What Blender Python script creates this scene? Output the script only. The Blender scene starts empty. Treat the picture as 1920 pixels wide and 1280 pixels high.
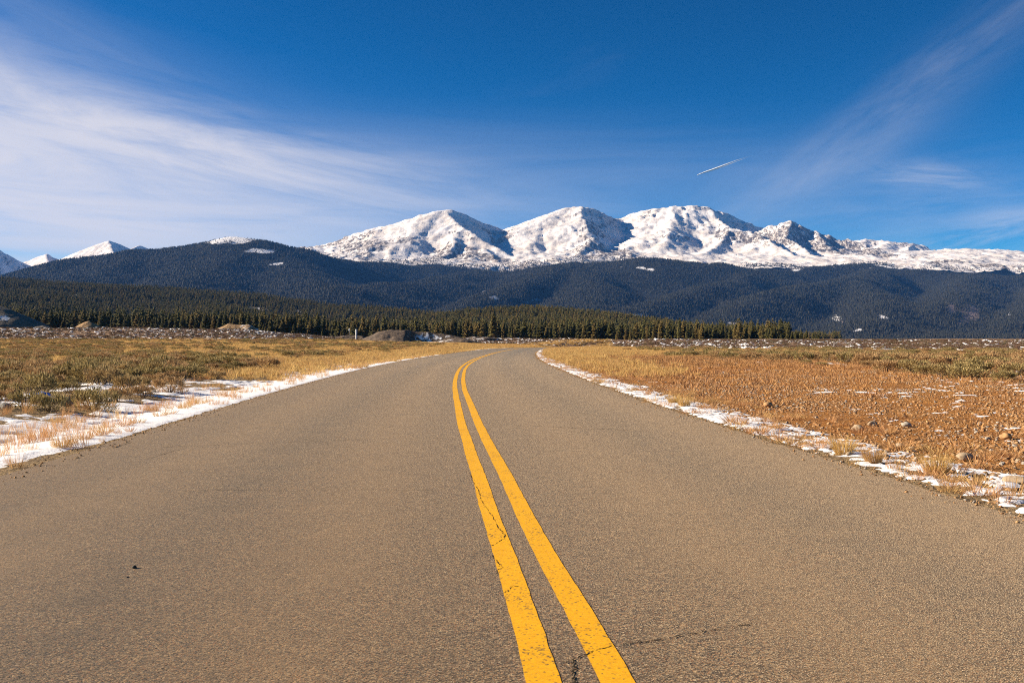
import bpy, math, random
import numpy as np

S = bpy.context.scene
R = math.radians
F = 1867.0            # focal length in pixels of the 1920-wide photograph (35 mm lens)
EYE = 1.10            # height of the lens above the road

# ------------------------------------------------------------------ camera
cam_d = bpy.data.cameras.new('camera')
cam = bpy.data.objects.new('camera', cam_d)
S.collection.objects.link(cam)
cam.location = (0, 0, EYE)
cam.rotation_euler = (R(90), 0, 0)
cam_d.sensor_width = 36.0
cam_d.lens = 36.0 * F / 1920.0
cam_d.clip_start = 0.05
cam_d.clip_end = 300000.0
cam_d.dof.use_dof = True
cam_d.dof.focus_distance = 16.0
cam_d.dof.aperture_fstop = 9.0
S.camera = cam

# ------------------------------------------------------------------ light
SUN_AZ = -82.0        # degrees from +Y (view direction), negative = to the left
SUN_EL = 23.0
sun_d = bpy.data.lights.new('sun', 'SUN')
sun_d.energy = 5.0
sun_d.angle = R(0.53)
sun_d.color = (1.0, 0.865, 0.66)
sun = bpy.data.objects.new('sun', sun_d)
S.collection.objects.link(sun)
sun.rotation_euler = (R(90 - SUN_EL), 0, R(180 - SUN_AZ))
sun.location = (-40, 20, 60)

# ------------------------------------------------------------------ exposure
S.view_settings.view_transform = 'Standard'
S.view_settings.look = 'None'
S.view_settings.gamma = 1.0
S.view_settings.exposure = 1.25
S.render.engine = 'CYCLES'
S.cycles.use_denoising = False
S.cycles.filter_width = 1.05
S.cycles.max_bounces = 6
S.cycles.diffuse_bounces = 2
S.cycles.glossy_bounces = 2
S.cycles.transmission_bounces = 2
S.cycles.transparent_max_bounces = 8
S.cycles.volume_bounces = 0
S.cycles.caustics_reflective = False
S.cycles.caustics_refractive = False


# ------------------------------------------------------------------ node helper
class NT:
    """small wrapper for building node trees"""
    def __init__(self, tree):
        self.t = tree
        tree.nodes.clear()

    def n(self, kind, ins=None, **props):
        nd = self.t.nodes.new(kind)
        for k, v in props.items():
            setattr(nd, k, v)
        for k, v in (ins or {}).items():
            s = nd.inputs[k]
            if hasattr(v, 'is_linked'):
                self.t.links.new(v, s)
            else:
                s.default_value = v
        return nd

    def m(self, op, a, b=None, c=None, clamp=False):
        nd = self.t.nodes.new('ShaderNodeMath')
        nd.operation = op
        nd.use_clamp = clamp
        for i, v in enumerate((a, b, c)):
            if v is None:
                continue
            if hasattr(v, 'is_linked'):
                self.t.links.new(v, nd.inputs[i])
            else:
                nd.inputs[i].default_value = v
        return nd.outputs[0]

    def mix(self, f, a, b, blend='MIX'):
        nd = self.t.nodes.new('ShaderNodeMix')
        nd.data_type = 'RGBA'
        nd.blend_type = blend
        for s, v in ((nd.inputs[0], f), (nd.inputs[6], a), (nd.inputs[7], b)):
            if hasattr(v, 'is_linked'):
                self.t.links.new(v, s)
            else:
                s.default_value = v if not isinstance(v, tuple) or len(v) == 4 else (*v, 1.0)
        return nd.outputs[2]

    def noise(self, vec, scale, detail=4.0, rough=0.55, dist=0.0):
        nd = self.n('ShaderNodeTexNoise', {'Scale': scale, 'Detail': detail, 'Roughness': rough, 'Distortion': dist})
        if vec is not None:
            self.t.links.new(vec, nd.inputs['Vector'])
        return nd.outputs[0]

    def vor(self, vec, scale, feature='F1', out='Distance', rnd=1.0):
        nd = self.n('ShaderNodeTexVoronoi', {'Scale': scale, 'Randomness': rnd}, feature=feature)
        if vec is not None:
            self.t.links.new(vec, nd.inputs['Vector'])
        return nd.outputs[out]

    def ramp(self, f, lo, hi, a=0.0, b=1.0):
        nd = self.n('ShaderNodeMapRange', {'From Min': lo, 'From Max': hi, 'To Min': a, 'To Max': b}, interpolation_type='SMOOTHSTEP')
        self.t.links.new(f, nd.inputs['Value'])
        return nd.outputs[0]

    def vec(self, x, y, z=0.0):
        return self.n('ShaderNodeCombineXYZ', {0: x, 1: y, 2: z}).outputs[0]

    def bump(self, h, strength, dist, nrm=None):
        nd = self.n('ShaderNodeBump', {'Height': h, 'Strength': strength, 'Distance': dist})
        if nrm is not None:
            self.t.links.new(nrm, nd.inputs['Normal'])
        return nd.outputs[0]


# ------------------------------------------------------------------ world: clear mountain sky with cirrus
W = bpy.data.worlds.new('World')
S.world = W
W.use_nodes = True
w = NT(W.node_tree)
sky = w.n('ShaderNodeTexSky', sky_type='NISHITA')
sky.sun_disc = False
sky.sun_elevation = R(SUN_EL)
sky.sun_rotation = R(SUN_AZ)
sky.altitude = 3000.0
sky.air_density = 1.0
sky.dust_density = 0.25
sky.ozone_density = 2.5
hs = w.n('ShaderNodeHueSaturation', {'Hue': .481, 'Saturation': 1.68, 'Value': .315, 'Color': sky.outputs[0]})
gm = w.n('ShaderNodeGamma', {'Color': hs.outputs[0], 'Gamma': 1.5})
tc = w.n('ShaderNodeTexCoord')
sp = w.n('ShaderNodeSeparateXYZ', {0: tc.outputs['Generated']})
AZ = w.m('ARCTAN2', sp.outputs[0], sp.outputs[1])
EL = w.m('ARCSINE', sp.outputs[2])


def cirrus(u, v, ang, ln, wd, strength, sx, sy, lo, hi, seed):
    """one bank of cirrus round a sky direction: soft ellipse times streaky noise along its length"""
    az0 = math.atan((u - 960) / F)
    el0 = math.atan((640 - v) / F * math.cos(az0))
    c, s = math.cos(R(ang)), math.sin(R(ang))
    dx = w.m('SUBTRACT', AZ, az0)
    dy = w.m('SUBTRACT', EL, el0)
    r = w.m('ADD', w.m('MULTIPLY', dx, c), w.m('MULTIPLY', dy, s))
    t = w.m('ADD', w.m('MULTIPLY', dx, -s), w.m('MULTIPLY', dy, c))
    r2 = w.m('POWER', w.m('ABSOLUTE', w.m('MULTIPLY', r, F / ln)), 2.0)
    t2 = w.m('POWER', w.m('ABSOLUTE', w.m('MULTIPLY', t, F / wd)), 2.0)
    g = w.m('POWER', math.e, w.m('MULTIPLY', w.m('ADD', r2, t2), -1.0))
    v3 = w.vec(w.m('MULTIPLY', r, sx), w.m('MULTIPLY', t, sy), seed)
    nz = w.noise(v3, 1.0, 9.0, 0.66, 0.8)
    return w.m('MULTIPLY', w.m('MULTIPLY', g, w.ramp(nz, lo, hi)), strength)


banks = [
    cirrus(-60, 310, -12, 430, 165, 1.0, 2.6, 15., .27, .58, 3.1),
    cirrus(300, 268, -9, 430, 62, 1.0, 3.0, 24., .30, .64, 8.3),
    cirrus(40, 150, -30, 330, 58, .50, 2.6, 16., .28, .75, 15.7),
    cirrus(590, 318, -6, 300, 44, .60, 3.2, 26., .28, .75, 21.2),
    cirrus(80, 420, -2, 640, 90, .95, 2.2, 26., .22, .60, 33.3),
    cirrus(600, 405, -1, 460, 44, .50, 2.5, 26., .28, .75, 37.3),
    cirrus(60, 20, -20, 260, 40, .12, 3.0, 12., .30, .75, 41.9),
    cirrus(1700, 185, 34, 330, 46, .32, 2.4, 11., .25, .74, 51.4),
    cirrus(1480, 330, 20, 240, 60, .18, 2.4, 10., .25, .80, 57.4),
    cirrus(1735, 328, -7, 100, 24, .50, 7.0, 34., .30, .72, 62.8),
    cirrus(1760, 380, 4, 340, 66, .22, 3.0, 24., .28, .78, 71.5),
    cirrus(1890, 435, 10, 230, 36, .75, 4.0, 30., .26, .74, 83.6),
    cirrus(860, 330, -2, 620, 80, .30, 1.6, 12., .10, .80, 97.0),
    cirrus(308, 306, -25, 12, 3, .45, 4.0, 20., .1, .5, 91.0),
]
al = banks[0]
for b in banks[1:]:
    # screen: 1-(1-a)(1-b)
    al = w.m('SUBTRACT', 1.0, w.m('MULTIPLY', w.m('SUBTRACT', 1.0, al, clamp=True), w.m('SUBTRACT', 1.0, b, clamp=True)))
# thin high veil that goes on all round the sky
pv = w.vec(w.m('MULTIPLY', AZ, 1.6), w.m('MULTIPLY', EL, 9.0), 5.0)
veil = w.m('MULTIPLY', w.ramp(w.noise(pv, 1.0, 6.0, .6, 1.2), .52, .90), .06)
al = w.m('ADD', al, veil, clamp=True)
CLOUD = (3.05, 2.90, 3.0)
col = w.mix(w.m('MULTIPLY', al, .93), gm.outputs[0], CLOUD)
bg = w.n('ShaderNodeBackground', {'Color': col, 'Strength': 0.115})
wo = w.n('ShaderNodeOutputWorld', {'Surface': bg.outputs[0]})

# ------------------------------------------------------------------ numeric helpers
rng = np.random.default_rng(11)


def _hash(ix, iy, seed):
    h = (ix.astype(np.int64) * 374761393 + iy.astype(np.int64) * 668265263 + seed * 1442695041) & 0xFFFFFFFF
    h = ((h ^ (h >> 13)) * 1274126177) & 0xFFFFFFFF
    h = (h ^ (h >> 16)) & 0xFFFFFFFF
    return h.astype(np.float64) / 4294967295.0


def vnoise(x, y, seed=0):
    x = np.asarray(x, float); y = np.asarray(y, float)
    ix = np.floor(x); iy = np.floor(y)
    fx = x - ix; fy = y - iy
    fx = fx * fx * fx * (fx * (fx * 6 - 15) + 10); fy = fy * fy * fy * (fy * (fy * 6 - 15) + 10)
    ix = ix.astype(np.int64); iy = iy.astype(np.int64)
    a = _hash(ix, iy, seed); b = _hash(ix + 1, iy, seed)
    c = _hash(ix, iy + 1, seed); d = _hash(ix + 1, iy + 1, seed)
    return ((a * (1 - fx) + b * fx) * (1 - fy) + (c * (1 - fx) + d * fx) * fy) * 2 - 1


def fbm(x, y, octv=4, seed=0, gain=.5):
    s = 0; amp = 1; tot = 0
    for o in range(octv):
        s = s + amp * vnoise(x * 2 ** o + 17.3 * o, y * 2 ** o - 9.1 * o, seed + o * 7)
        tot += amp; amp *= gain
    return s / tot


def ridged(x, y, octv=4, seed=0, gain=.5):
    s = 0; amp = 1; tot = 0
    for o in range(octv):
        s = s + amp * (1 - 2 * np.abs(vnoise(x * 2 ** o + 5.3 * o, y * 2 ** o + 3.1 * o, seed + o * 5)))
        tot += amp; amp *= gain
    return s / tot


def sstep(x, a, b):
    t = np.clip((np.asarray(x, float) - a) / (b - a), 0, 1)
    return t * t * (3 - 2 * t)


def pix(u, v, Y):
    return ((u - 960) / F * Y, Y, EYE + (640 - v) / F * Y)


C = S.collection


def make_mesh(name, verts, faces, mats=(), smooth=False):
    me = bpy.data.meshes.new(name)
    verts = np.asarray(verts, np.float32)
    faces = np.asarray(faces, np.int32)
    k = faces.shape[1]
    me.vertices.add(len(verts)); me.vertices.foreach_set('co', verts.ravel())
    me.loops.add(faces.size); me.loops.foreach_set('vertex_index', faces.ravel())
    me.polygons.add(len(faces))
    me.polygons.foreach_set('loop_start', np.arange(0, faces.size, k, dtype=np.int32))
    me.polygons.foreach_set('loop_total', np.full(len(faces), k, np.int32))
    me.polygons.foreach_set('use_smooth', np.full(len(faces), smooth, bool))
    for m in (mats if isinstance(mats, (list, tuple)) else (mats,)):
        me.materials.append(m)
    me.update(calc_edges=True)
    return me


def link(name, data, parent=None, **props):
    o = bpy.data.objects.new(name, data)
    C.objects.link(o)
    if parent is not None:
        o.parent = parent
    for k, v in props.items():
        o[k] = v
    return o


def grid_faces(nx, ny):
    i = np.arange(nx - 1)[None, :]; j = np.arange(ny - 1)[:, None]
    a = (j * nx + i).ravel()
    return np.stack([a, a + 1, a + nx + 1, a + nx], 1)


def add_attr(me, name, vals):
    at = me.attributes.new(name, 'FLOAT', 'POINT')
    at.data.foreach_set('value', np.asarray(vals, np.float32).ravel())


def mat(name, build, rough=.9, spec=.2):
    m = bpy.data.materials.new(name)
    m.use_nodes = True
    t = NT(m.node_tree)
    bsdf = t.n('ShaderNodeBsdfPrincipled', {'Roughness': rough, 'Specular IOR Level': spec})
    out = t.n('ShaderNodeOutputMaterial', {'Surface': bsdf.outputs[0]})
    pos = t.n('ShaderNodeNewGeometry').outputs['Position']
    r = build(t, pos, bsdf)
    if r is not None:
        t.t.links.new(r, bsdf.inputs['Base Color'])
    return m


def attr(t, name):
    return t.n('ShaderNodeAttribute', attribute_name=name).outputs['Fac']


# ------------------------------------------------------------------ materials
def b_asphalt(t, pos, b):
    v = t.n('ShaderNodeTexVoronoi', {'Scale': 118.0}, feature='F1')
    t.t.links.new(pos, v.inputs['Vector'])
    cs = t.n('ShaderNodeSeparateColor', {0: v.outputs['Color']})
    chip = t.mix(t.ramp(cs.outputs[0], .26, .48), (.030, .023, .017), (.285, .196, .108))
    chip = t.mix(t.ramp(cs.outputs[0], .55, 1.0), chip, (.60, .425, .240))
    chip = t.mix(t.ramp(cs.outputs[1], .80, .87), chip, (.34, .165, .070))
    chip = t.mix(t.ramp(cs.outputs[2], .94, .98), chip, (.66, .54, .36))
    gap = t.ramp(v.outputs['Distance'], .40, .72)
    c = t.mix(t.m('MULTIPLY', gap, .85), chip, (.030, .021, .014))
    # chips lost from the binder, in clumps of a few centimetres
    lost = t.noise(pos, 26., 5., .7)
    c = t.mix(t.ramp(lost, .54, .68, 0, .75), c, (.050, .035, .022))
    off = attr(t, 'offset')
    sxyz = t.n('ShaderNodeSeparateXYZ', {0: pos})
    big = t.noise(pos, .55, 6., .62)
    c = t.mix(t.ramp(big, .38, .66, .0, .28), c, (.16, .11, .064))
    # long streaks of grime along the lanes
    st = t.noise(t.vec(t.m('MULTIPLY', off, 1.9), t.m('MULTIPLY', sxyz.outputs[1], .07), 0.0), 1.0, 5., .6)
    c = t.mix(t.ramp(st, .45, .72, .0, .24), c, (.13, .09, .054))
    fine = t.noise(pos, 6.0, 5., .7)
    c = t.mix(t.ramp(fine, .48, .72, .0, .45), c, (.085, .060, .038))
    def band(cn, wd):
        d = t.m('DIVIDE', t.m('SUBTRACT', t.m('ABSOLUTE', off), cn), wd)
        return t.m('POWER', math.e, t.m('MULTIPLY', t.m('MULTIPLY', d, d), -1.0))
    # wheel tracks polished lighter, an oily band between them
    nb = t.noise(pos, 1.7, 5., .65)
    tr = t.m('ADD', band(1.0, .36), band(2.75, .42), clamp=True)
    c = t.mix(t.m('MULTIPLY', tr, t.ramp(nb, .3, .7, .10, .38)), c, (.36, .245, .132))
    oil = t.m('MULTIPLY', band(1.9, .28), t.ramp(nb, .35, .65, .0, .45))
    c = t.mix(oil, c, (.060, .043, .028))
    # dirt washed on to the margins
    ed = t.ramp(t.m('ADD', t.m('ABSOLUTE', off), t.m('MULTIPLY', nb, .8)), 3.9, 4.5)
    c = t.mix(t.m('MULTIPLY', ed, .5), c, (.27, .18, .095))
    b.inputs['Sheen Weight'].default_value = .30
    b.inputs['Sheen Roughness'].default_value = .27
    b.inputs['Sheen Tint'].default_value = (1., .77, .53, 1.)
    h = t.m('ADD', t.m('MULTIPLY', v.outputs['Distance'], -1.0), t.m('ADD', t.m('MULTIPLY', fine, .8), t.m('MULTIPLY', lost, -1.2)))
    t.t.links.new(t.bump(h, .8, .0045), b.inputs['Normal'])
    return t.mix(1.0, c, (.67, .575, .47), 'MULTIPLY')


def b_paint(t, pos, b):
    v = t.n('ShaderNodeTexVoronoi', {'Scale': 118.0}, feature='F1')
    t.t.links.new(pos, v.inputs['Vector'])
    sc = t.n('ShaderNodeSeparateColor', {0: v.outputs['Color']})
    c = t.mix(t.noise(pos, 3.0, 6., .65), (.86, .45, .002), (.76, .36, .002))
    c = t.mix(t.ramp(sc.outputs[0], .25, 1., 0, .38), c, (.52, .21, .002))
    # worn through on the tallest chips, thickest in worn stretches
    worn = t.ramp(t.noise(pos, 2.2, 6., .7), .46, .66)
    spot = t.ramp(t.m('ADD', sc.outputs[1], t.m('MULTIPLY', worn, .16)), .93, 1.0)
    c = t.mix(t.m('MULTIPLY', spot, .85), c, (.11, .07, .03))
    flake = t.m('MULTIPLY', t.ramp(t.noise(pos, 34., 5., .8), .60, .68), worn)
    c = t.mix(t.m('MULTIPLY', flake, .7), c, (.13, .08, .03))
    t.t.links.new(t.bump(t.m('ADD', v.outputs['Distance'], t.m('MULTIPLY', flake, .6)), -.9, .006), b.inputs['Normal'])
    return c


def b_crack(t, pos, b):
    return t.mix(t.noise(pos, 60., 3., .6), (.018, .015, .012), (.05, .04, .03))


def b_ground(t, pos, b):
    # zone attributes: gold = dry grass, red = disturbed ruddy gravel, bank = brown brushy bank, else grey-brown soil
    n1 = t.noise(pos, .35, 6., .6)
    n2 = t.noise(pos, 3.2, 6., .65)
    n3 = t.noise(pos, 22.0, 5., .7)
    soil = t.mix(t.ramp(n2, .3, .7), (.20, .135, .075), (.34, .24, .13))
    gold = t.mix(t.ramp(n2, .3, .7), (.30, .18, .065), (.54, .34, .125))
    gold = t.mix(t.ramp(n1, .35, .65, 0, .4), gold, (.36, .22, .085))
    red = t.mix(t.ramp(n2, .3, .7), (.22, .078, .018), (.52, .215, .048))
    red = t.mix(t.ramp(n1, .45, .7, 0, .55), red, (.50, .23, .062))
    bank = t.mix(t.ramp(n1, .3, .7), (.16, .092, .062), (.30, .19, .12))
    c = t.mix(attr(t, 'gold'), soil, gold)
    c = t.mix(attr(t, 'red'), c, red)
    c = t.mix(attr(t, 'bank'), c, bank)
    c = t.mix(t.ramp(n3, .3, .7, .0, .5), c, t.mix(.6, c, (.07, .045, .025)))
    vz = t.n('ShaderNodeTexVoronoi', {'Scale': 26.0}, feature='F1')
    t.t.links.new(pos, vz.inputs['Vector'])
    peb = t.n('ShaderNodeSeparateColor', {0: vz.outputs['Color']})
    c = t.mix(t.m('MULTIPLY', t.ramp(peb.outputs[0], .6, .9), .35), c, (.46, .31, .17))
    h = t.m('ADD', t.m('MULTIPLY', vz.outputs['Distance'], -.6), t.m('ADD', n3, t.m('MULTIPLY', n2, 1.5)))
    t.t.links.new(t.bump(h, 1.0, .05), b.inputs['Normal'])
    return c


def b_snow(t, pos, b):
    n = t.noise(pos, 9.0, 5., .6)
    g = t.noise(pos, 55.0, 3., .6)
    c = t.mix(t.ramp(g, .62, .75, 0, .35), (.86, .84, .86), (.55, .46, .38))
    t.t.links.new(t.bump(t.m('ADD', n, t.m('MULTIPLY', g, .3)), .5, .03), b.inputs['Normal'])
    return c


def b_range(t, pos, b):
    # snow over broken rock: rock where the slope is steep or the noise thins the cover
    geo = t.n('ShaderNodeNewGeometry')
    nz = t.n('ShaderNodeSeparateXYZ', {0: geo.outputs['Normal']}).outputs[2]
    pz = t.n('ShaderNodeSeparateXYZ', {0: pos})
    n1 = t.noise(pos, .0045, 8., .62)
    strk = t.n('ShaderNodeMapping', {'Vector': pos, 'Scale': (1.0, .35, .30)}).outputs[0]
    n2 = t.noise(strk, .022, 6., .66)
    n3 = t.noise(pos, .030, 4., .65)
    steep = t.ramp(nz, .93, .70)
    rocky = attr(t, 'rocky')
    f = t.m('ADD', t.m('MULTIPLY', steep, .20), t.m('ADD', t.m('MULTIPLY', n1, .55), t.m('MULTIPLY', n2, .85)))
    f = t.m('ADD', f, t.m('MULTIPLY', rocky, .40))
    rk = t.m('MULTIPLY', t.ramp(f, .95, 1.04), t.ramp(t.noise(strk, .040, 5., .7, .6), .60, .46, .15, 1.0))
    snow = t.mix(t.ramp(n1, .35, .7), (.86, .81, .80), (.74, .66, .61))
    thin = t.ramp(t.m('ADD', n3, t.m('MULTIPLY', n1, .5)), .62, .95)
    snow = t.mix(t.m('MULTIPLY', thin, .36), snow, (.36, .28, .235))
    rock = t.mix(t.ramp(n3, .3, .7), (.060, .056, .060), (.20, .16, .135))
    t.t.links.new(t.bump(t.m('ADD', n2, t.m('MULTIPLY', n3, .5)), .3, 20.0), b.inputs['Normal'])
    return t.mix(rk, snow, rock)


def b_slope(t, pos, b):
    # forest floor of the wooded mountain, snow lying in the clearings
    n1 = t.noise(pos, .006, 6., .65)
    n2 = t.noise(pos, .05, 5., .7)
    c = t.mix(n2, (.016, .018, .016), (.034, .031, .024))
    clear = attr(t, 'clearing')
    sn = t.ramp(t.m('ADD', clear, t.m('MULTIPLY', t.m('SUBTRACT', n2, .5), .5)), .42, .56)
    c = t.mix(sn, c, (.80, .77, .78))
    scree = attr(t, 'scree')
    c = t.mix(t.m('MULTIPLY', t.ramp(t.m('ADD', scree, t.m('SUBTRACT', n2, .5)), .3, .6), .8), c, (.30, .22, .19))
    t.t.links.new(t.bump(n2, 1.0, 10.0), b.inputs['Normal'])
    return c


def b_hill(t, pos, b):
    n2 = t.noise(pos, .11, 5., .7)
    c = t.mix(n2, (.03, .028, .02), (.065, .052, .034))
    clear = attr(t, 'clearing')
    sn = t.ramp(t.m('ADD', clear, t.m('MULTIPLY', t.m('SUBTRACT', n2, .5), .6)), .42, .56)
    return t.mix(sn, c, (.82, .80, .82))


def island(t):
    return t.n('ShaderNodeNewGeometry').outputs['Random Per Island']


def orand(t):
    return t.n('ShaderNodeObjectInfo').outputs['Random']


def leafy(name, a, bcol, dry, dry_share, rough=.8, trans=0.0):
    def bld(t, pos, b):
        c = t.mix(island(t), a, bcol)
        c = t.mix(t.m('MULTIPLY', t.ramp(orand(t), 1 - dry_share - .15, 1 - dry_share + .15), .75), c, dry)
        if trans:
            tl = t.n('ShaderNodeBsdfTranslucent', {'Color': c})
            mx = t.n('ShaderNodeMixShader', {0: trans, 1: b.outputs[0], 2: tl.outputs[0]})
            out = [q for q in t.t.nodes if q.type == 'OUTPUT_MATERIAL'][0]
            t.t.links.new(mx.outputs[0], out.inputs['Surface'])
        return c
    return mat(name, bld, rough, .15)


def flat(name, a, bcol, scale=8., rough=.9, bump=None):
    def bld(t, pos, b):
        n = t.noise(pos, scale, 6., .65)
        if bump:
            t.t.links.new(t.bump(n, 1.0, bump), b.inputs['Normal'])
        return t.mix(t.ramp(n, .3, .7), a, bcol)
    return mat(name, bld, rough)


def b_stone(t, pos, b):
    r = orand(t)
    c = t.mix(r, (.34, .165, .065), (.52, .32, .155))
    c = t.mix(t.ramp(r, .8, .95), c, (.40, .36, .31))
    n = t.noise(pos, 30., 5., .7)
    t.t.links.new(t.bump(n, .7, .01), b.inputs['Normal'])
    return t.mix(t.ramp(n, .3, .7, 0, .5), c, (.14, .085, .05))


M = dict(
    asphalt=mat('asphalt', b_asphalt, .82, .35),
    paint=mat('yellow_road_paint', b_paint, .7, .3),
    crack=mat('asphalt_crack', b_crack, 1., .0),
    ground=mat('prairie_soil', b_ground, .95, .1),
    snow=mat('snow', b_snow, .75, .25),
    range=mat('snowy_rock', b_range, .9, .1),
    slope=mat('wooded_slope_floor', b_slope, .95, .05),
    hill=mat('wooded_hill_floor', b_hill, .95, .05),
    needles=leafy('pine_needles', (.026, .029, .011), (.150, .128, .036), (.175, .118, .036), .3),
    farneedles=leafy('far_pine_needles', (.013, .016, .015), (.040, .037, .025), (.07, .06, .03), .0),
    bark=flat('pine_bark', (.10, .07, .05), (.20, .145, .10), 6., .95),
    sage=leafy('sagebrush_leaves', (.105, .083, .034), (.56, .42, .18), (.46, .28, .14), .45, .8, .2),
    twig=flat('sagebrush_twigs', (.10, .07, .05), (.19, .135, .095), 30., .95),
    brown=leafy('brown_brush_twigs', (.13, .072, .048), (.27, .17, .115), (.20, .17, .09), .3),
    straw=leafy('golden_grass', (.42, .26, .085), (.80, .54, .21), (.46, .27, .12), .35, .8, .35),
    rust=leafy('russet_grass', (.40, .19, .075), (.66, .38, .18), (.60, .40, .16), .3, .8, .3),
    weed=leafy('pale_weed', (.34, .165, .060), (.58, .32, .125), (.38, .20, .10), .4),
    stone=mat('field_stone', b_stone, .9, .2),
    greystone=flat('grey_stone', (.12, .115, .105), (.26, .24, .215), 25., .9, .006),
    pale=flat('pale_stone', (.26, .185, .12), (.46, .35, .24), 25., .9, .006),
    blackstone=flat('black_pebble', (.02, .022, .02), (.06, .06, .055), 60., .7, .002),
    white=flat('white_painted_metal', (.72, .73, .72), (.80, .80, .78), 5., .5),
    steel=flat('grey_steel', (.30, .29, .27), (.42, .40, .37), 9., .5),
    blue=flat('mottled_blue', (.05, .16, .55), (.10, .26, .72), 40., .45, .01),  # two mottled blues for the small lump on the left snow
)


def heap(name, a, bcol, snow_lo, snow_hi):
    def bld(t, pos, b):
        n = t.noise(pos, 1.1, 6., .65)
        n2 = t.noise(pos, .35, 5., .6)
        c = t.mix(t.ramp(n, .3, .7), a, bcol)
        sn = t.ramp(t.m('ADD', attr(t, 'snowy'), t.m('MULTIPLY', t.m('SUBTRACT', n, .5), 1.6)), snow_lo, snow_hi)
        t.t.links.new(t.bump(n, 1.0, .25), b.inputs['Normal'])
        return t.mix(sn, c, (.82, .80, .82))
    return mat(name, bld, .95, .1)


# ------------------------------------------------------------------ the road line (plan view)
_cp = np.array([(-40., 2.9), (-12., 1.15), (0., .43), (3.2, .225), (5.35, .048), (8.56, -.20), (14., -.61), (25.7, -1.36), (41., -2.02), (56., -2.25),
                (71., -2.16), (100., -1.52), (130., -.30), (150., .75)])


def _catmull(P, per):
    out = []
    for i in range(len(P) - 1):
        p0 = P[max(i - 1, 0)]; p1 = P[i]; p2 = P[i + 1]; p3 = P[min(i + 2, len(P) - 1)]
        t1 = (p2 - p0) / (p2[0] - p0[0]) * (p2[0] - p1[0])
        t2 = (p3 - p1) / (p3[0] - p1[0]) * (p2[0] - p1[0])
        n = max(3, int(abs(p2[0] - p1[0]) * per))
        for k in range(n):
            t = k / n
            out.append((2 * t**3 - 3 * t**2 + 1) * p1 + (t**3 - 2 * t**2 + t) * t1 + (-2 * t**3 + 3 * t**2) * p2 + (t**3 - t**2) * t2)
    out.append(P[-1])
    return np.array(out)


_c = _catmull(_cp, 2.0)[:, ::-1]                       # columns x, y
_hd = math.atan2(_c[-1, 0] - _c[-4, 0], _c[-1, 1] - _c[-4, 1])
_ext = []
_x, _y = _c[-1]
for k in range(220):                                   # beyond the field the road bends away to the right
    _hd += 1.0 / max(55.0, 160.0 - k * 6)
    if _hd > 1.45:
        _hd = 1.45
    _x += math.sin(_hd); _y += math.cos(_hd)
    _ext.append((_x, _y))
CL = np.vstack([_c, np.array(_ext)])
_d = np.diff(CL, axis=0)
CL_S = np.concatenate([[0], np.cumsum(np.hypot(_d[:, 0], _d[:, 1]))])
_tan = np.gradient(CL, CL_S, axis=0)
_tan /= np.linalg.norm(_tan, axis=1)[:, None]
CL_N = np.stack([_tan[:, 1], -_tan[:, 0]], 1)          # to the right of travel
LEFT_W, RIGHT_W = 4.05, 3.72


def right_w(y):
    return 3.28 + .62 * sstep(y, 9, 45)


def road_off(x, y):
    """signed distance from the centre line (right positive); 999 far away"""
    x = np.asarray(x, float).ravel(); y = np.asarray(y, float).ravel()
    out = np.full(x.shape, 999.0)
    near = np.where((np.abs(x) < 230) & (y < 330) & (y > -45))[0]
    A = CL[::2]; N = CL_N[::2]
    for i in range(0, len(near), 20000):
        k = near[i:i + 20000]
        dx = x[k, None] - A[None, :, 0]; dy = y[k, None] - A[None, :, 1]
        j = np.argmin(dx * dx + dy * dy, axis=1)
        r = np.arange(len(k))
        lat = dx[r, j] * N[j, 0] + dy[r, j] * N[j, 1]
        dist = np.hypot(dx[r, j], dy[r, j])
        out[k] = np.where(dist > 30, np.sign(lat) * dist, lat)
    return out


# ------------------------------------------------------------------ the plain
_TY = np.array([0, 60, 100, 125, 150, 170, 190, 215, 260, 400, 700, 1200, 3000.])
_TA = np.array([-.62, -.514, -.40, -.273, -.215, -.171, -.13, -.06, -.02, 0, .06, .15, .30, .514, .62])
_TZ = np.array([
    [0, 0, .05, .55, 1.10, 1.36, 2.7, 4.15, 4.3, 5.5, 10.5, 14, 14],
    [0, 0, .05, .55, 1.10, 1.36, 2.7, 4.10, 4.3, 5.5, 10.5, 14, 14],
    [0, 0, .05, .55, 1.10, 1.36, 2.6, 3.95, 4.1, 5.3, 10.0, 14, 14],
    [0, 0, .05, .55, 1.10, 1.36, 2.4, 3.60, 3.8, 5.0, 8.8, 13, 14],
    [0, 0, .05, .50, 1.05, 1.32, 2.0, 2.70, 2.9, 3.6, 6.5, 11, 12],
    [0, 0, .05, .45, 1.00, 1.20, 1.35, 1.60, 1.6, 2.5, 4.0, 8, 10],
    [0, 0, .03, .40, .90, 1.00, .95, .90, .9, 1.2, 3.0, 6, 8],
    [0, 0, .0, .25, .60, .70, .60, .50, .5, .8, 2.2, 4, 5],
    [0, 0, .0, .0, .08, .15, .20, .70, 1.75, 1.3, 2.0, 3, 4],
    [0, 0, .0, .0, .0, .02, .12, .80, 1.85, 1.3, 2.0, 3, 4],
    [0, 0, .0, .0, .0, .10, .80, 1.55, 1.65, 1.2, 2.0, 3, 4],
    [0, 0, .0, .0, .25, .85, 1.45, 1.50, 1.4, 1.2, 2.0, 3, 4],
    [0, 0, .02, .05, .60, 1.25, 1.48, 1.50, 1.4, 1.2, 2.0, 3, 4],
    [0, 0, .02, .10, .75, 1.35, 1.50, 1.50, 1.4, 1.2, 2.0, 3, 4],
    [0, 0, .02, .10, .75, 1.35, 1.50, 1.50, 1.4, 1.2, 2.0, 3, 4]])


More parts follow.
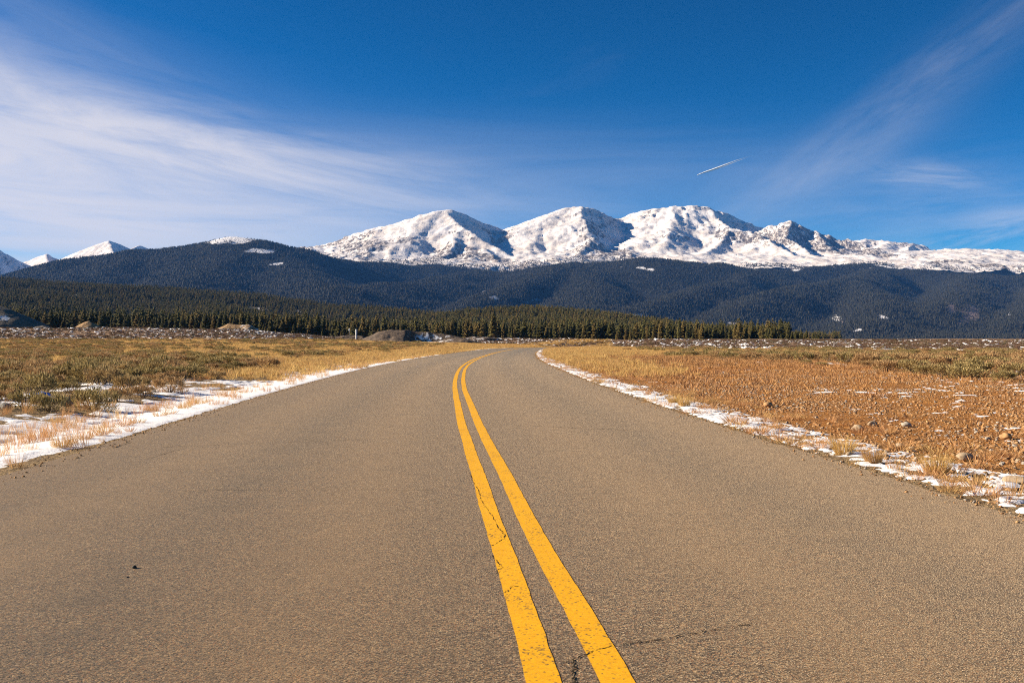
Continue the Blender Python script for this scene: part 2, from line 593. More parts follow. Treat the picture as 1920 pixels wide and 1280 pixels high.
def base_z(x, y):
    yc = np.clip(y, 0, 2999.9)
    a = np.clip(x / np.maximum(y, 20.0), -.6199, .6199)
    i = np.clip(np.searchsorted(_TA, a, side='right') - 1, 0, len(_TA) - 2)
    j = np.clip(np.searchsorted(_TY, yc, side='right') - 1, 0, len(_TY) - 2)
    fa = (a - _TA[i]) / (_TA[i + 1] - _TA[i]); fy = (yc - _TY[j]) / (_TY[j + 1] - _TY[j])
    fa = fa * fa * (3 - 2 * fa)
    return (_TZ[i, j] * (1 - fa) + _TZ[i + 1, j] * fa) * (1 - fy) + (_TZ[i, j + 1] * (1 - fa) + _TZ[i + 1, j + 1] * fa) * fy


def ground_z(x, y, off=None):
    sh = np.shape(x)
    x = np.asarray(x, float).ravel(); y = np.asarray(y, float).ravel()
    if off is None:
        off = road_off(x, y)
    z = base_z(x, y)
    z = z + .10 * fbm(x * .11, y * .11, 3, 3) * sstep(y, 12, 60) + .05 * fbm(x * .9, y * .9, 3, 9) + .35 * fbm(x * .06, y * .06, 3, 13) * sstep(y, 150, 215)
    lo = off + LEFT_W                      # < 0 : metres out from the left edge
    ro = off - right_w(y)                  # > 0 : metres out from the right edge
    t = np.maximum(np.maximum(-lo, ro), 0)
    # shallow ditch on the left, low spoil bank on the right
    shoulder = np.where(off < 0, -.025 - .13 * np.exp(-((t - 1.6) / .9) ** 2), -.012 - .03 * np.exp(-((t - 1.3) / .6) ** 2) + .10 * sstep(t, 2.0, 7) * (1 - sstep(y, 40, 90)))
    k = sstep(t, .2, 5.0)
    z = z * k + shoulder * (1 - sstep(t, 4.0, 9.0)) + np.where(off >= 0, .10 * sstep(t, 2, 7) * (1 - sstep(y, 40, 90)) * sstep(t, 4, 9), 0)
    inside = np.minimum(off + LEFT_W, right_w(y) - off)
    z = np.where(inside > 0, -.024 - .12 * sstep(inside, .3, .8), z)
    return z.reshape(sh)


def axis(fine_lo, fine_hi, step, lo, hi, growth, cap=1e9):
    a = list(np.arange(fine_lo, fine_hi + 1e-6, step))
    s = step; v = a[-1]
    while v < hi:
        s = min(s * growth, cap); v += s; a.append(v)
    s = step; v = a[0]; pre = []
    while v > lo:
        s = min(s * growth, cap); v -= s; pre.append(v)
    return np.array(pre[::-1] + a)


gx = axis(-13, 13, .14, -9000, 9000, 1.045)
gy = axis(4, 20, .16, -60, 16000, 1.024)
GX, GY = np.meshgrid(gx, gy)
OFF = road_off(GX, GY)
GZ = ground_z(GX, GY, OFF)
me = make_mesh('ground', np.stack([GX.ravel(), GY.ravel(), GZ.ravel()], 1), grid_faces(len(gx), len(gy)), M['ground'], True)
x, y = GX.ravel(), GY.ravel()
a = x / np.maximum(y, 5)
wob = fbm(x * .05, y * .05, 3, 31)
# golden grass: left field in the middle distance, verges, the strip right of the far road
gold = sstep(y + 8 * wob, 36, 46) * (OFF < 0) * (1 - sstep(y, 150, 172)) * (.55 + .45 * sstep(fbm(x * .12, y * .05, 3, 41), -.25, .2))
gold = np.maximum(gold, (OFF > 0) * (1 - sstep(OFF - .10 * (y - 30), 6, 13)) * sstep(y, 28, 60) * .9)
gold = np.maximum(gold, (OFF > 0) * sstep(y + 10 * wob, 62, 80) * (1 - sstep(y, 118, 135)) * .75)
gold = np.maximum(gold, (np.abs(a) < .09) * sstep(y, 90, 120) * (1 - sstep(y, 196, 214)))
red = (OFF > 0) * (1 - sstep(y + 9 * wob - .25 * (OFF - 4), 30, 52)) * sstep(OFF, 3.4, 4.6)
edge_y = np.interp(a, [-.17, -.05, 0, .06, .15, .514], [172, 208, 208, 178, 141, 119])
bank = sstep(y + 3 * wob, edge_y - 4, edge_y + 6)
for nme, val in (('gold', gold), ('red', red), ('bank', bank)):
    add_attr(me, nme, np.broadcast_to(val, x.shape))
link('ground', me, kind='structure')

# ------------------------------------------------------------------ the road
keep = (CL_S > 0)
idx = np.where(np.arange(len(CL)) % 1 == 0)[0]
ss = np.concatenate([np.arange(20, 75, .16), np.arange(75, CL_S[-1], .6)])
cx = np.interp(ss, CL_S, CL[:, 0]); cy = np.interp(ss, CL_S, CL[:, 1])
nx_ = np.interp(ss, CL_S, CL_N[:, 0]); ny_ = np.interp(ss, CL_S, CL_N[:, 1])
lane = np.concatenate([[0, .0015], np.linspace(.04, .96, 31), [.9985, 1.0]])
vv = []; oo = []
for q in lane:
    lw = -LEFT_W + .05 * fbm(ss * 1.3, ss * 0 + 2, 4, 5) + .02 * fbm(ss * 7, ss * 0, 2, 8)
    rw = right_w(cy) + .05 * fbm(ss * 1.1, ss * 0 + 7, 4, 6) + .02 * fbm(ss * 7, ss * 0 + 4, 2, 9)
    o = lw * (1 - q) + rw * q
    zz = np.zeros_like(o) - .006 * np.abs(o) * .6
    if q in (0, 1.0):
        zz = zz - .09
    vv.append(np.stack([cx + nx_ * o, cy + ny_ * o, zz], 1)); oo.append(o)
V = np.stack(vv, 1).reshape(-1, 3)
me = make_mesh('road', V, grid_faces(len(lane), len(ss)), M['asphalt'], False)
add_attr(me, 'offset', np.stack(oo, 1).ravel())
road = link('road', me, kind='structure')


def road_z(o):
    return -.006 * abs(o) * .6


def stripe(o0, width, s0, s1, zup, seed):
    s = np.arange(s0, s1, .05)
    n = len(s)
    X = np.interp(s, CL_S, CL[:, 0]); Y = np.interp(s, CL_S, CL[:, 1])
    NX = np.interp(s, CL_S, CL_N[:, 0]); NY = np.interp(s, CL_S, CL_N[:, 1])
    wander = .012 * fbm(s * .35, s * 0 + seed, 2, 21)
    e0 = o0 - width / 2 + wander + .004 * fbm(s * 6, s * 0 + seed, 3, 22)
    e1 = o0 + width / 2 + wander + .004 * fbm(s * 6, s * 0 + seed + 5, 3, 23)
    z = np.full(n, road_z(o0) + zup)
    v = np.concatenate([np.stack([X + NX * e0, Y + NY * e0, z], 1), np.stack([X + NX * e1, Y + NY * e1, z], 1)])
    i = np.arange(n - 1)
    f = np.stack([i, i + n, i + n + 1, i + 1], 1)
    return v, f


for o0, sd, lab in ((-.112, 1., 'cracked yellow centre line on the side of the left lane'), (.112, 9., 'unbroken yellow centre line on the side of the right lane')):
    v, f = stripe(o0, .114, 22, CL_S[-1] - 40, .0020, sd)
    link('centre_line', make_mesh('centre_line', v, f, M['paint']), road, label=lab)


def crack_strip(pts, width, zup, seed, sub=9):
    P = []
    r = random.Random(seed)
    for (u0, v0), (u1, v1) in zip(pts[:-1], pts[1:]):
        for k in range(sub):
            t = k / sub
            u_, v_ = u0 + (u1 - u0) * t, v0 + (v1 - v0) * t
            Y = EYE * F / (v_ - 640)
            P.append(((u_ - 960) / F * Y + r.uniform(-1, 1) * .006, Y + r.uniform(-1, 1) * .009))
    P = np.array(P)
    T = np.gradient(P, axis=0); T /= np.maximum(np.linalg.norm(T, axis=1)[:, None], 1e-6)
    N = np.stack([T[:, 1], -T[:, 0]], 1)
    wd = .75 * width * np.array([r.uniform(.05, 1.0) ** 1.5 for _ in P])
    wd[0] = wd[-1] = .0006
    o = road_off(P[:, 0], P[:, 1])
    z = -.006 * np.abs(o) * .6 + zup
    a_ = np.column_stack([P - N * wd[:, None] / 2, z]); b_ = np.column_stack([P + N * wd[:, None] / 2, z])
    n = len(P); i = np.arange(n - 1)
    return np.vstack([a_, b_]), np.stack([i, i + n, i + n + 1, i + 1], 1)


CRACKS = [
    ([(1052, 1246), (1076, 1236), (1100, 1226), (1122, 1218), (1146, 1211), (1180, 1206), (1215, 1202), (1260, 1194), (1330, 1182), (1420, 1166)], .013),
    ([(1074, 1236), (1078, 1252), (1074, 1268), (1078, 1284)], .020),
    ([(880, 886), (885, 898), (896, 918), (902, 938), (915, 958), (926, 972), (936, 990), (946, 1002), (945, 1010), (932, 1018), (919, 1024)], .011),
    ([(922, 1040), (934, 1056), (942, 1064), (930, 1070), (934, 1078)], .009),
    ([(940, 1112), (952, 1109), (960, 1098), (975, 1100)], .008),
    ([(900, 798), (960, 797), (1030, 799), (1085, 802), (1140, 804), (1230, 808)], .020),
    ([(330, 918), (450, 917), (560, 919), (700, 917), (860, 919)], .008),
    ([(300, 836), (420, 832), (520, 828), (640, 824), (760, 822), (856, 820)], .014),
    ([(210, 838), (235, 830), (248, 826)], .018),
    ([(265, 862), (330, 842), (350, 838)], .016),
    ([(700, 762), (780, 760), (850, 759)], .016),
]
for k, (pts, wd) in enumerate(CRACKS):
    v, f = crack_strip(pts, wd, .0030, k)
    link('crack', make_mesh('crack', v, f, M['crack']), road)


# ------------------------------------------------------------------ mountains: ridges with real depth
def ridge_field(X, Y, ridges, soft, k_default, asym=0.0, s=22.0, xs=1.0):
    X = X * xs
    H = None
    for rd in ridges:
        nodes = rd[0]; k = rd[1] if len(rd) > 1 else k_default; r = rd[2] if len(rd) > 2 else soft
        P = np.array([pix(*n) for n in nodes])
        if P[-1, 1] < P[0, 1] - 300:                   # a spur runs out under the valley floor
            e = P[-1] - P[-2]
            e = e / np.hypot(e[0], e[1]) * 900.0
            e[2] = min(e[2], -380.0)
            P = np.vstack([P, P[-1] + e])
        P[:, 0] *= xs
        h = None
        for p, q in zip(P[:-1], P[1:]):
            d = q[:2] - p[:2]; L2 = max(d @ d, 1e-6)
            t = np.clip(((X - p[0]) * d[0] + (Y - p[1]) * d[1]) / L2, 0, 1)
            dist = np.hypot(X - p[0] - t * d[0], Y - p[1] - t * d[1])
            ke = k * (1 + asym * (X - p[0] - t * d[0]) / (dist + r + 1))
            hh = p[2] + t * (q[2] - p[2]) - ke * (np.sqrt(dist * dist + r * r) - r)
            h = hh if h is None else np.maximum(h, hh)
        if H is None:
            H = h
        else:
            m = np.maximum(H, h)
            H = m + s * np.log(np.exp((H - m) / s) + np.exp((h - m) / s)) - 0.0
    return H


RANGE = [
    # skyline of the three rounded summits and the long shoulder to the right
    ([(560, 486, 10300), (600, 467, 10500), (640, 463, 10600), (700, 450, 10700), (745, 424, 10800), (790, 404, 10900), (822, 396, 10950), (846, 394, 11000),
      (872, 402, 11050), (905, 419, 11150), (932, 428, 11250), (958, 441, 11400)], 0.59, 30),
    ([(958, 441, 11500), (990, 420, 11500), (1030, 403, 11500), (1062, 391, 11450), (1092, 389, 11450), (1112, 394, 11500), (1140, 408, 11600), (1168, 416, 11800)], 0.59, 30),
    ([(1168, 416, 11900), (1188, 403, 11900), (1240, 392, 11800), (1268, 388, 11750), (1302, 388, 11700), (1328, 391, 11700), (1372, 407, 11750), (1420, 427, 11800), (1442, 434, 11700)], 0.59, 30),
    ([(1436, 431, 11500), (1448, 425, 11450), (1458, 430, 11450), (1470, 421, 11400), (1482, 416, 11350), (1500, 423, 11300), (1530, 437, 11200), (1562, 449, 11100), (1600, 462, 10900), (1640, 478, 10500), (1670, 490, 10100)], 0.73, 12),
    ([(1560, 452, 12000), (1620, 451, 11900), (1660, 454, 11800), (1694, 456, 11700), (1712, 458, 11700), (1736, 467, 11750), (1768, 480, 11800)], 0.50, 40),
    ([(1768, 480, 12800), (1782, 468, 12800), (1830, 474, 12800), (1852, 470, 12800), (1878, 469, 12800), (1912, 473, 12800), (1960, 480, 12800), (2060, 486, 12800)], 0.59, 25),
    # spurs towards the valley
    ([(836, 396, 10950), (852, 414, 10650), (872, 432, 10350), (905, 452, 10050), (935, 468, 9800), (962, 490, 9500)], 0.66, 20),
    ([(790, 410, 10800), (770, 446, 10200), (750, 478, 9600)], 0.42, 60),
    ([(860, 440, 10300), (846, 468, 9800), (830, 492, 9300)], 0.59, 25),
    ([(905, 466, 9800), (926, 486, 9300), (940, 500, 9000)], 0.65, 20),
    ([(1086, 390, 11400), (1094, 412, 11000), (1104, 436, 10600), (1112, 452, 10300), (1090, 474, 9900), (1060, 492, 9400)], 0.61, 20),
    ([(1030, 404, 11450), (1010, 440, 10800), (990, 470, 10100)], 0.50, 45),
    ([(1168, 418, 11800), (1180, 450, 10900), (1210, 478, 10000)], 0.50, 45),
    ([(1330, 392, 11650), (1348, 412, 11300), (1372, 432, 10900), (1350, 458, 10400), (1310, 480, 9800)], 0.61, 20),
    ([(1372, 430, 10950), (1410, 436, 10700), (1436, 448, 10400), (1470, 470, 9900)], 0.65, 18),
    ([(1270, 389, 11700), (1255, 430, 10900), (1240, 462, 10200)], 0.47, 45),
    ([(1482, 417, 11330), (1476, 444, 10800), (1500, 466, 10200), (1520, 484, 9700)], 0.68, 15),
    ([(1530, 438, 11180), (1545, 462, 10600), (1570, 484, 9900)], 0.65, 15),
    ([(1660, 456, 11750), (1650, 474, 10900), (1690, 484, 10300), (1800, 496, 9700), (1920, 504, 9300), (2040, 510, 9200)], 0.47, 45),
    ([(1712, 458, 11680), (1702, 464, 11300), (1700, 474, 10900), (1704, 482, 10500)], .80, 8),
    ([(1853, 471, 12750), (1862, 490, 12000)], 0.59, 20),
    ([(1912, 473, 12750), (1890, 494, 12000)], 0.59, 20),
    # peaks far off to the left
    ([(-260, 420, 12200), (-120, 424, 12400), (-40, 448, 12500), (0, 470, 12500), (30, 487, 12500), (56, 500, 12600)], 0.71, 15),
    ([(40, 500, 13600), (60, 491, 13600), (88, 477, 13600), (112, 488, 13600), (134, 485, 13600), (160, 471, 13600), (186, 459, 13500), (206, 453, 13500), (228, 459, 13500), (248, 468, 13500), (262, 461, 14000), (290, 472, 14000)], 0.71, 12),
    ([(206, 453, 13480), (214, 474, 12900), (190, 492, 12400)], 0.73, 12),
    ([(160, 471, 13580), (150, 492, 12900)], 0.73, 12),
    ([(88, 478, 13580), (92, 496, 13000)], 0.73, 12),
]


# where bare rock breaks through the snow: (u, v, radius in u, radius in v, strength)
ROCKS = [(760, 452, 42, 13, .8), (700, 462, 30, 8, .5), (850, 474, 60, 14, .8), (925, 486, 50, 10, .8), (820, 415, 16, 14, .35), (1120, 425, 30, 22, .35), (1150, 470, 40, 12, .6), (1350, 440, 30, 16, .45), (1410, 455, 36, 12, .4),
         (1480, 436, 30, 12, .45), (1560, 462, 40, 12, .8), (1640, 480, 40, 8, .5), (1830, 488, 90, 8, .6), (1210, 400, 24, 8, .4), (990, 418, 26, 8, .4), (170, 480, 50, 12, .6), (30, 490, 40, 10, .4)]


def spots(X, Y, Z, table):
    u = 960 + X / Y * F; v = 640 - (Z - EYE) / Y * F
    k_ = Y / 7000.0
    u = u + 26 * fbm(X / (150 * k_), Y / (260 * k_), 5, 711, .6); v = v + 8 * fbm(X / (80 * k_), Y / (200 * k_), 5, 717, .6)
    c = np.zeros_like(X)
    for (cu, cv, ru, rv, st) in table:
        c = np.maximum(c, st * np.exp(-(((u - cu) / ru) ** 2 + ((v - cv) / rv) ** 2)))
    return c


def range_height(X, Y, full=False):
    wx = 60 * fbm(X / 700, Y / 700, 3, 51); wy = 60 * fbm(X / 700, Y / 700, 3, 57)
    H = ridge_field(X + wx * .5, Y + wy, RANGE, 60, .5, .36, 9.0)
    base = np.minimum(590 + (Y - 8300) * .17, 960) + 45 * fbm(X / 900, Y / 900, 4, 61)
    base = base - 330 * sstep(-X, 2600, 3900) - 600 * sstep(Y, 12900, 14800)
    s = 18.0
    m = np.maximum(H, base)
    Z = m + s * np.log(np.exp((H - m) / s) + np.exp((base - m) / s))
    rough = ridged(X / 420, Y / 420, 5, 71, .55)
    fine = ridged(X / 120, Y / 120, 3, 77, .6)
    crag = sstep(fbm(X / 900, Y / 900, 3, 81), -.15, .3)
    away = sstep(H - base, 380, 120)
    gul = ridged((X + 60 * fbm(X / 200, Y / 200, 2, 83)) / 260, Y / 620, 4, 85, .6)
    Z = Z + rough * (3 + 15 * crag * (.1 + .9 * away)) + fine * (7 + 17 * crag) + 8 * ridged(X / 55, Y / 55, 2, 79) + gul * (4 + 17 * away)
    # the broken pinnacles on the right
    pin = np.exp(-((X / np.maximum(Y, 1) - .275) / .045) ** 2) * (H > base)
    Z = Z + pin * 26 * ridged(X / 150, Y / 150, 4, 91, .6)
    if not full:
        return Z
    return Z, np.clip(crag * (.1 + .6 * away) + .25 * pin + spots(X, Y, Z, ROCKS), 0, 1.2)


def build_range():
    step = 22.0
    xs = np.arange(-7400, 7400, step); ys = np.arange(8100, 14700, step)
    X, Y = np.meshgrid(xs, ys)
    Z, rocky = range_height(X, Y, True)
    me = make_mesh('snowy_mountain_range', np.stack([X.ravel(), Y.ravel(), Z.ravel()], 1), grid_faces(len(xs), len(ys)), M['range'], True)
    add_attr(me, 'rocky', rocky)
    link('snowy_mountain_range', me, kind='structure', label='snow covered mountain range with three rounded summits under the sky')


build_range()

SLOPE = [
    ([(-260, 530, 6000), (-80, 522, 6200), (30, 512, 6400), (150, 486, 6600), (250, 468, 6800), (330, 462, 6900), (385, 452, 7000), (440, 445, 7000), (490, 448, 7000), (530, 460, 7050),
      (600, 480, 7200), (660, 488, 7600), (720, 489, 8000), (780, 494, 8200), (830, 492, 8200), (890, 499, 8100), (930, 503, 7900)], 0.40, 122),
    ([(930, 510, 7600), (1000, 500, 7400), (1060, 490, 7300), (1110, 485, 7250), (1200, 480, 7200), (1300, 484, 7200), (1400, 496, 7300), (1480, 504, 7700), (1560, 493, 8300), (1620, 494, 8400),
      (1690, 502, 8000), (1800, 508, 7700), (1920, 515, 7600), (2200, 522, 7600)], 0.39, 122),
    ([(530, 462, 7000), (560, 496, 6300), (600, 530, 5500), (640, 552, 4800)], 0.35, 101),
    ([(440, 446, 6950), (400, 500, 6000), (330, 530, 5200), (240, 552, 4400)], 0.32, 122),
    ([(250, 470, 6700), (200, 510, 5900), (120, 540, 5000)], 0.32, 122),
    ([(905, 503, 7500), (830, 516, 6700), (740, 528, 6000), (640, 542, 5200), (560, 556, 4600)], 0.32, 91),
    ([(1085, 488, 7200), (1010, 512, 6500), (960, 532, 6000), (900, 558, 5300), (850, 582, 4700)], 0.43, 72),
    ([(1100, 500, 6900), (1120, 540, 5900), (1100, 575, 5000)], 0.34, 112),
    ([(1420, 500, 7200), (1380, 522, 6500), (1300, 542, 5800), (1220, 562, 5200), (1140, 592, 4500)], 0.40, 72),
    ([(1640, 500, 8000), (1600, 518, 6900), (1520, 530, 6200), (1430, 552, 5500), (1340, 590, 4600)], 0.39, 81),
    ([(1600, 520, 6800), (1660, 560, 5400), (1640, 600, 4300)], 0.39, 81),
    ([(1820, 512, 7500), (1800, 545, 6200), (1740, 580, 5000)], 0.39, 81),
    ([(1980, 518, 7500), (1960, 555, 6000), (1900, 600, 4600)], 0.39, 81),
]
# clearings where snow or scree shows: (u, v, radius in u, radius in v, strength)
CLEAR = [(436, 449, 50, 10, 1.2), (485, 473, 28, 5, 1.0), (510, 497, 16, 4, .8), (1210, 502, 12, 3, .95), (1163, 498, 6, 2, .6), (1290, 490, 14, 2, .6), (903, 547, 9, 7, .85), (930, 560, 16, 7, .65), (1000, 564, 34, 6, .55),
         (1130, 590, 6, 10, .75), (1200, 590, 30, 6, .6), (1560, 598, 14, 8, .75), (1660, 598, 18, 7, .7), (1605, 618, 14, 5, .7), (1380, 606, 22, 7, .7), (1480, 505, 40, 5, .95), (1560, 496, 26, 3, .9), (1680, 500, 60, 5, .85),
         (1800, 503, 60, 5, .7), (1890, 508, 60, 5, .75), (960, 494, 50, 5, .9), (880, 488, 16, 4, .5), (1780, 575, 20, 8, .45), (1888, 590, 14, 9, .6)]
SCREE = [(1790, 580, 14, 16, 1.0), (1830, 586, 16, 18, 1.0), (1815, 604, 12, 7, 1.0), (1385, 606, 20, 7, .8), (1570, 606, 12, 6, .8), (905, 548, 8, 8, .6)]


def spires(name, label, px, py, pz):
    n = len(px)
    h = rng.uniform(6, 13, n); wd = h * rng.uniform(.26, .42, n)
    ang = rng.uniform(0, 6.28, n)
    V = np.zeros((n, 5, 3))
    for k in range(4):
        V[:, k, 0] = px + wd * np.cos(ang + k * 1.5708) * (1 if k % 2 else .8); V[:, k, 1] = py + wd * np.sin(ang + k * 1.5708); V[:, k, 2] = pz - 1.5
    V[:, 4, 0] = px; V[:, 4, 1] = py; V[:, 4, 2] = pz + h
    b = (np.arange(n) * 5)[:, None]
    Fc = np.concatenate([b + np.array([[k, (k + 1) % 4, 4]]) for k in range(4)], 0)
    link(name, make_mesh(name, V.reshape(-1, 3), Fc, M['farneedles']), kind='stuff', label=label)


def slope_height(X, Y):
    wx = 90 * fbm(X / 900, Y / 900, 3, 151); wy = 90 * fbm(X / 900, Y / 900, 3, 157)
    H = ridge_field(X + wx * .4, Y + wy * .6, SLOPE, 90, .36, .20, 10.0)
    base = (Y - 3300) * .045 + 8 * fbm(X / 400, Y / 400, 3, 161)
    s = 20.0
    m = np.maximum(H, base)
    Z = m + s * np.log(np.exp((H - m) / s) + np.exp((base - m) / s))
    return Z - 18 - 45 * (1 - sstep(Y, 3050, 3700)) + 20 * fbm(X / 330, Y / 330, 5, 171) + 22 * ridged(X / 600, Y / 900, 4, 173)


def build_slope():
    step = 30.0
    xs = np.arange(-5400, 5600, step); ys = np.arange(3000, 9600, step)
    X, Y = np.meshgrid(xs, ys)
    Z = slope_height(X, Y)
    me = make_mesh('wooded_mountain', np.stack([X.ravel(), Y.ravel(), Z.ravel()], 1), grid_faces(len(xs), len(ys)), M['slope'], True)
    add_attr(me, 'clearing', spots(X, Y, Z, CLEAR).ravel())
    add_attr(me, 'scree', spots(X, Y, Z, SCREE).ravel())
    link('wooded_mountain', me, kind='structure', label='dark wooded mountain slopes below the snow line')
    # the wood on it: a spire for each tree, more of them where the slope is near
    n = 340000
    v = rng.uniform(3050, 8700, n); uu = rng.uniform(-.60, .60, n)
    px, py = uu * v, v
    pz = slope_height(px, py)
    # trees on the far side of the crest cannot be seen from the plain
    dz = slope_height(px, py + 25) - slope_height(px, py - 25)
    ang = (pz - EYE) / py
    ok = (dz / 50.0 > ang - .16)
    c = spots(px, py, pz, CLEAR); sc = spots(px, py, pz, SCREE)
    patch = fbm(px / 130, py / 130, 3, 181)
    ok &= rng.uniform(0, 1, n) > np.clip(1.15 * np.maximum(c, sc * .9) - .1, 0, .93)
    ok &= rng.uniform(0, 1, n) > .25 * (patch > .25)
    spires('mountain_forest', 'dark blue green conifer forest covering the far mountain slopes', px[ok], py[ok], pz[ok])
    # loose trees at the timber line, on the lower snow
    n = 110000
    u = rng.uniform(540, 1990, n); Y = rng.uniform(8150, 10200, n)
    X = (u - 960) / F * Y
    Z = range_height(X, Y)
    v = 640 - (Z - EYE) / Y * F
    lim = np.interp(u, [540, 640, 700, 800, 870, 930, 1000, 1100, 1250, 1400, 1500, 1600, 1700, 1800, 1950], [476, 484, 484, 488, 484, 488, 484, 484, 486, 490, 488, 484, 492, 500, 502])
    d = fbm(X / 260, Y / 500, 4, 731)
    lim = lim + 13 * fbm(X / 800, Y / 1500, 3, 741)
    ok = rng.uniform(0, 1, n) < np.clip((v - lim) / 22.0 + .75 * d, 0, .8) * sstep(v, lim - 9, lim + 4)
    spires('timberline_trees', 'scattered conifers along the timber line on the lower snow', X[ok], Y[ok], Z[ok])


build_slope()

HILL = [
    ([(-330, 512, 3300), (-120, 520, 3150), (0, 525, 3000), (150, 533, 2900), (300, 541, 2800), (400, 548, 2700), (500, 556, 2600), (560, 564, 2500), (650, 576, 2350), (750, 586, 2150), (830, 594, 2000), (900, 602, 1850)], .105, 90),
    ([(820, 602, 2000), (900, 590, 1950), (960, 582, 1900), (1000, 580, 1900), (1060, 585, 1900), (1120, 597, 1900), (1200, 607, 1950), (1300, 617, 2000), (1420, 629, 2100), (1520, 640, 2200), (1640, 665, 2300)], .065, 60),
    ([(300, 545, 2700), (380, 566, 2200), (450, 588, 1600)], .11, 80),
    ([(60, 530, 2900), (100, 552, 2300), (130, 580, 1600)], .11, 80),
]
HCLEAR = [(400, 565, 26, 6, .60), (470, 582, 60, 7, .58), (140, 553, 40, 6, .55), (235, 560, 30, 5, .5), (60, 578, 30, 5, .5), (560, 580, 40, 6, .6), (620, 578, 26, 4, .5), (30, 541, 40, 5, .45)]


def hill_height(X, Y):
    H = ridge_field(X, Y, HILL, 50, .2, 0.0, 5.0, 3.2)
    return H - 3 + 8 * fbm(X / 260, Y / 260, 4, 201) * (1 - sstep(X / Y, .12, .24)) - 6 * sstep(X / Y, .2, .3)


def build_hill():
    step = 20.0
    xs = np.arange(-2300, 1300, step); ys = np.arange(600, 3600, step)
    X, Y = np.meshgrid(xs, ys)
    Z = np.maximum(hill_height(X, Y), base_z(X.ravel(), Y.ravel()).reshape(X.shape) - 4)
    me = make_mesh('wooded_hill', np.stack([X.ravel(), Y.ravel(), Z.ravel()], 1), grid_faces(len(xs), len(ys)), M['hill'], True)
    add_attr(me, 'clearing', spots(X, Y, Z, HCLEAR).ravel())
    link('wooded_hill', me, kind='structure', label='low wooded hill behind the plain')


build_hill()


# ------------------------------------------------------------------ snow lying by the road
def snow_strip(name, label, side, tmax, thick):
    s = np.concatenate([np.arange(42, 62, .055), np.arange(62, 85, .10), np.arange(85, 130, .25), np.arange(130, 210, .5)])
    t = np.concatenate([np.arange(-.06, 2.6, .055), np.arange(2.6, tmax, .10)])
    Sx = np.interp(s, CL_S, CL[:, 0]); Sy = np.interp(s, CL_S, CL[:, 1])
    Nx = np.interp(s, CL_S, CL_N[:, 0]); Ny = np.interp(s, CL_S, CL_N[:, 1])
    SS, TT = np.meshgrid(s, t, indexing='ij')
    edge = (LEFT_W if side < 0 else right_w(Sy))[..., None] if side > 0 else LEFT_W
    O = (edge + TT) * side
    X = Sx[:, None] + Nx[:, None] * O; Y = Sy[:, None] + Ny[:, None] * O
    g = ground_z(X, Y, O.ravel())
    th = thick(X, Y, SS, TT)
    Z = g + th
    f = grid_faces(len(t), len(s))
    thf = th.ravel()
    f = f[(thf[f] > -.012).any(1)]
    used = np.unique(f); remap = np.zeros(thf.size, np.int64); remap[used] = np.arange(len(used))
    me = make_mesh(name, np.stack([X.ravel(), Y.ravel(), Z.ravel()], 1)[used], remap[f] if side > 0 else remap[f][:, ::-1], M['snow'], True)
    link(name, me, kind='stuff', label=label)


def thick_left(X, Y, SS, TT):
    n = fbm(X * .55, Y * .35, 4, 301); n2 = fbm(X * 2.6, Y * 2.2, 4, 311, .6); n3 = fbm(X * 9, Y * 9, 2, 317)
    band = 1 - sstep(TT, 1.3 + .5 * n, 2.6 + .9 * n)            # solid beside the asphalt
    beyond = sstep(TT, 1.2, 2.2) * (1 - sstep(TT, 4.2 + 1.2 * n, 6.4 + 1.6 * n)) * (1 - .75 * sstep(Y, 24, 34))
    start = sstep(TT, .05 + .05 * n2, .22 + .1 * n2 + .55 * (1 - sstep(Y, 9.4, 11.5)))
    far = 1 - .45 * sstep(Y, 40, 70)
    cov = .46 * band * far + beyond * (.06 + .34 * n + .62 * n2)
    cov = cov + (n2 * .50 + n3 * .22) * band * (.25 + .75 * sstep(TT, .5, 1.5)) - .5 * (1 - start) - .20 * sstep(Y, 60, 110) * (1 - sstep(Y, 128, 136)) + .2 * sstep(Y, 110, 128) * band
    return np.clip((cov - .16) * .13, -.05, .034) * (.35 + .65 * sstep(TT, .1, .6)) + .005 * n3


def thick_right(X, Y, SS, TT):
    n = fbm(X * .5, Y * .4, 4, 401); n2 = fbm(X * 2.6, Y * 4.2, 5, 411, .62); n3 = fbm(X * 9, Y * 13, 3, 417, .65)
    band = sstep(TT, .0, .2) * (1 - sstep(TT, .55 + .35 * n, 1.35 + .5 * n))
    cov = .24 * band + n2 * .75 * band + n3 * .80 * band - .02
    cov = cov * (1 - .35 * sstep(Y, 28, 60))
    scat = sstep(TT, 1.8, 3.2) * (fbm(X * 3.2, Y * 3.6, 5, 421, .66) + .35 * fbm(X * .25, Y * .2, 2, 431) - .60 + .08 * sstep(Y, 13, 20) * (1 - sstep(Y, 26, 40)) + .06 * sstep(X / Y, .25, .45))
    cov = np.where(TT > 1.6, np.maximum(cov, .14 + scat), cov)
    return np.clip((cov - .16) * .10, -.05, .016) + .003 * n3


snow_strip('roadside_snow', 'white snow lying in the ditch left of the road', -1, 8.6, thick_left)
snow_strip('patchy_snow', 'thin broken patches of snow along the right edge of the road', 1, 15.0, thick_right)


# ------------------------------------------------------------------ prototypes
def rot_frames(dirs):
    d = dirs / np.maximum(np.linalg.norm(dirs, axis=1)[:, None], 1e-9)
    ref = np.where(np.abs(d[:, 2:3]) < .9, np.array([[0, 0, 1.]]), np.array([[1., 0, 0]]))
    a = np.cross(d, ref); a /= np.linalg.norm(a, axis=1)[:, None]
    return d, a, np.cross(d, a)


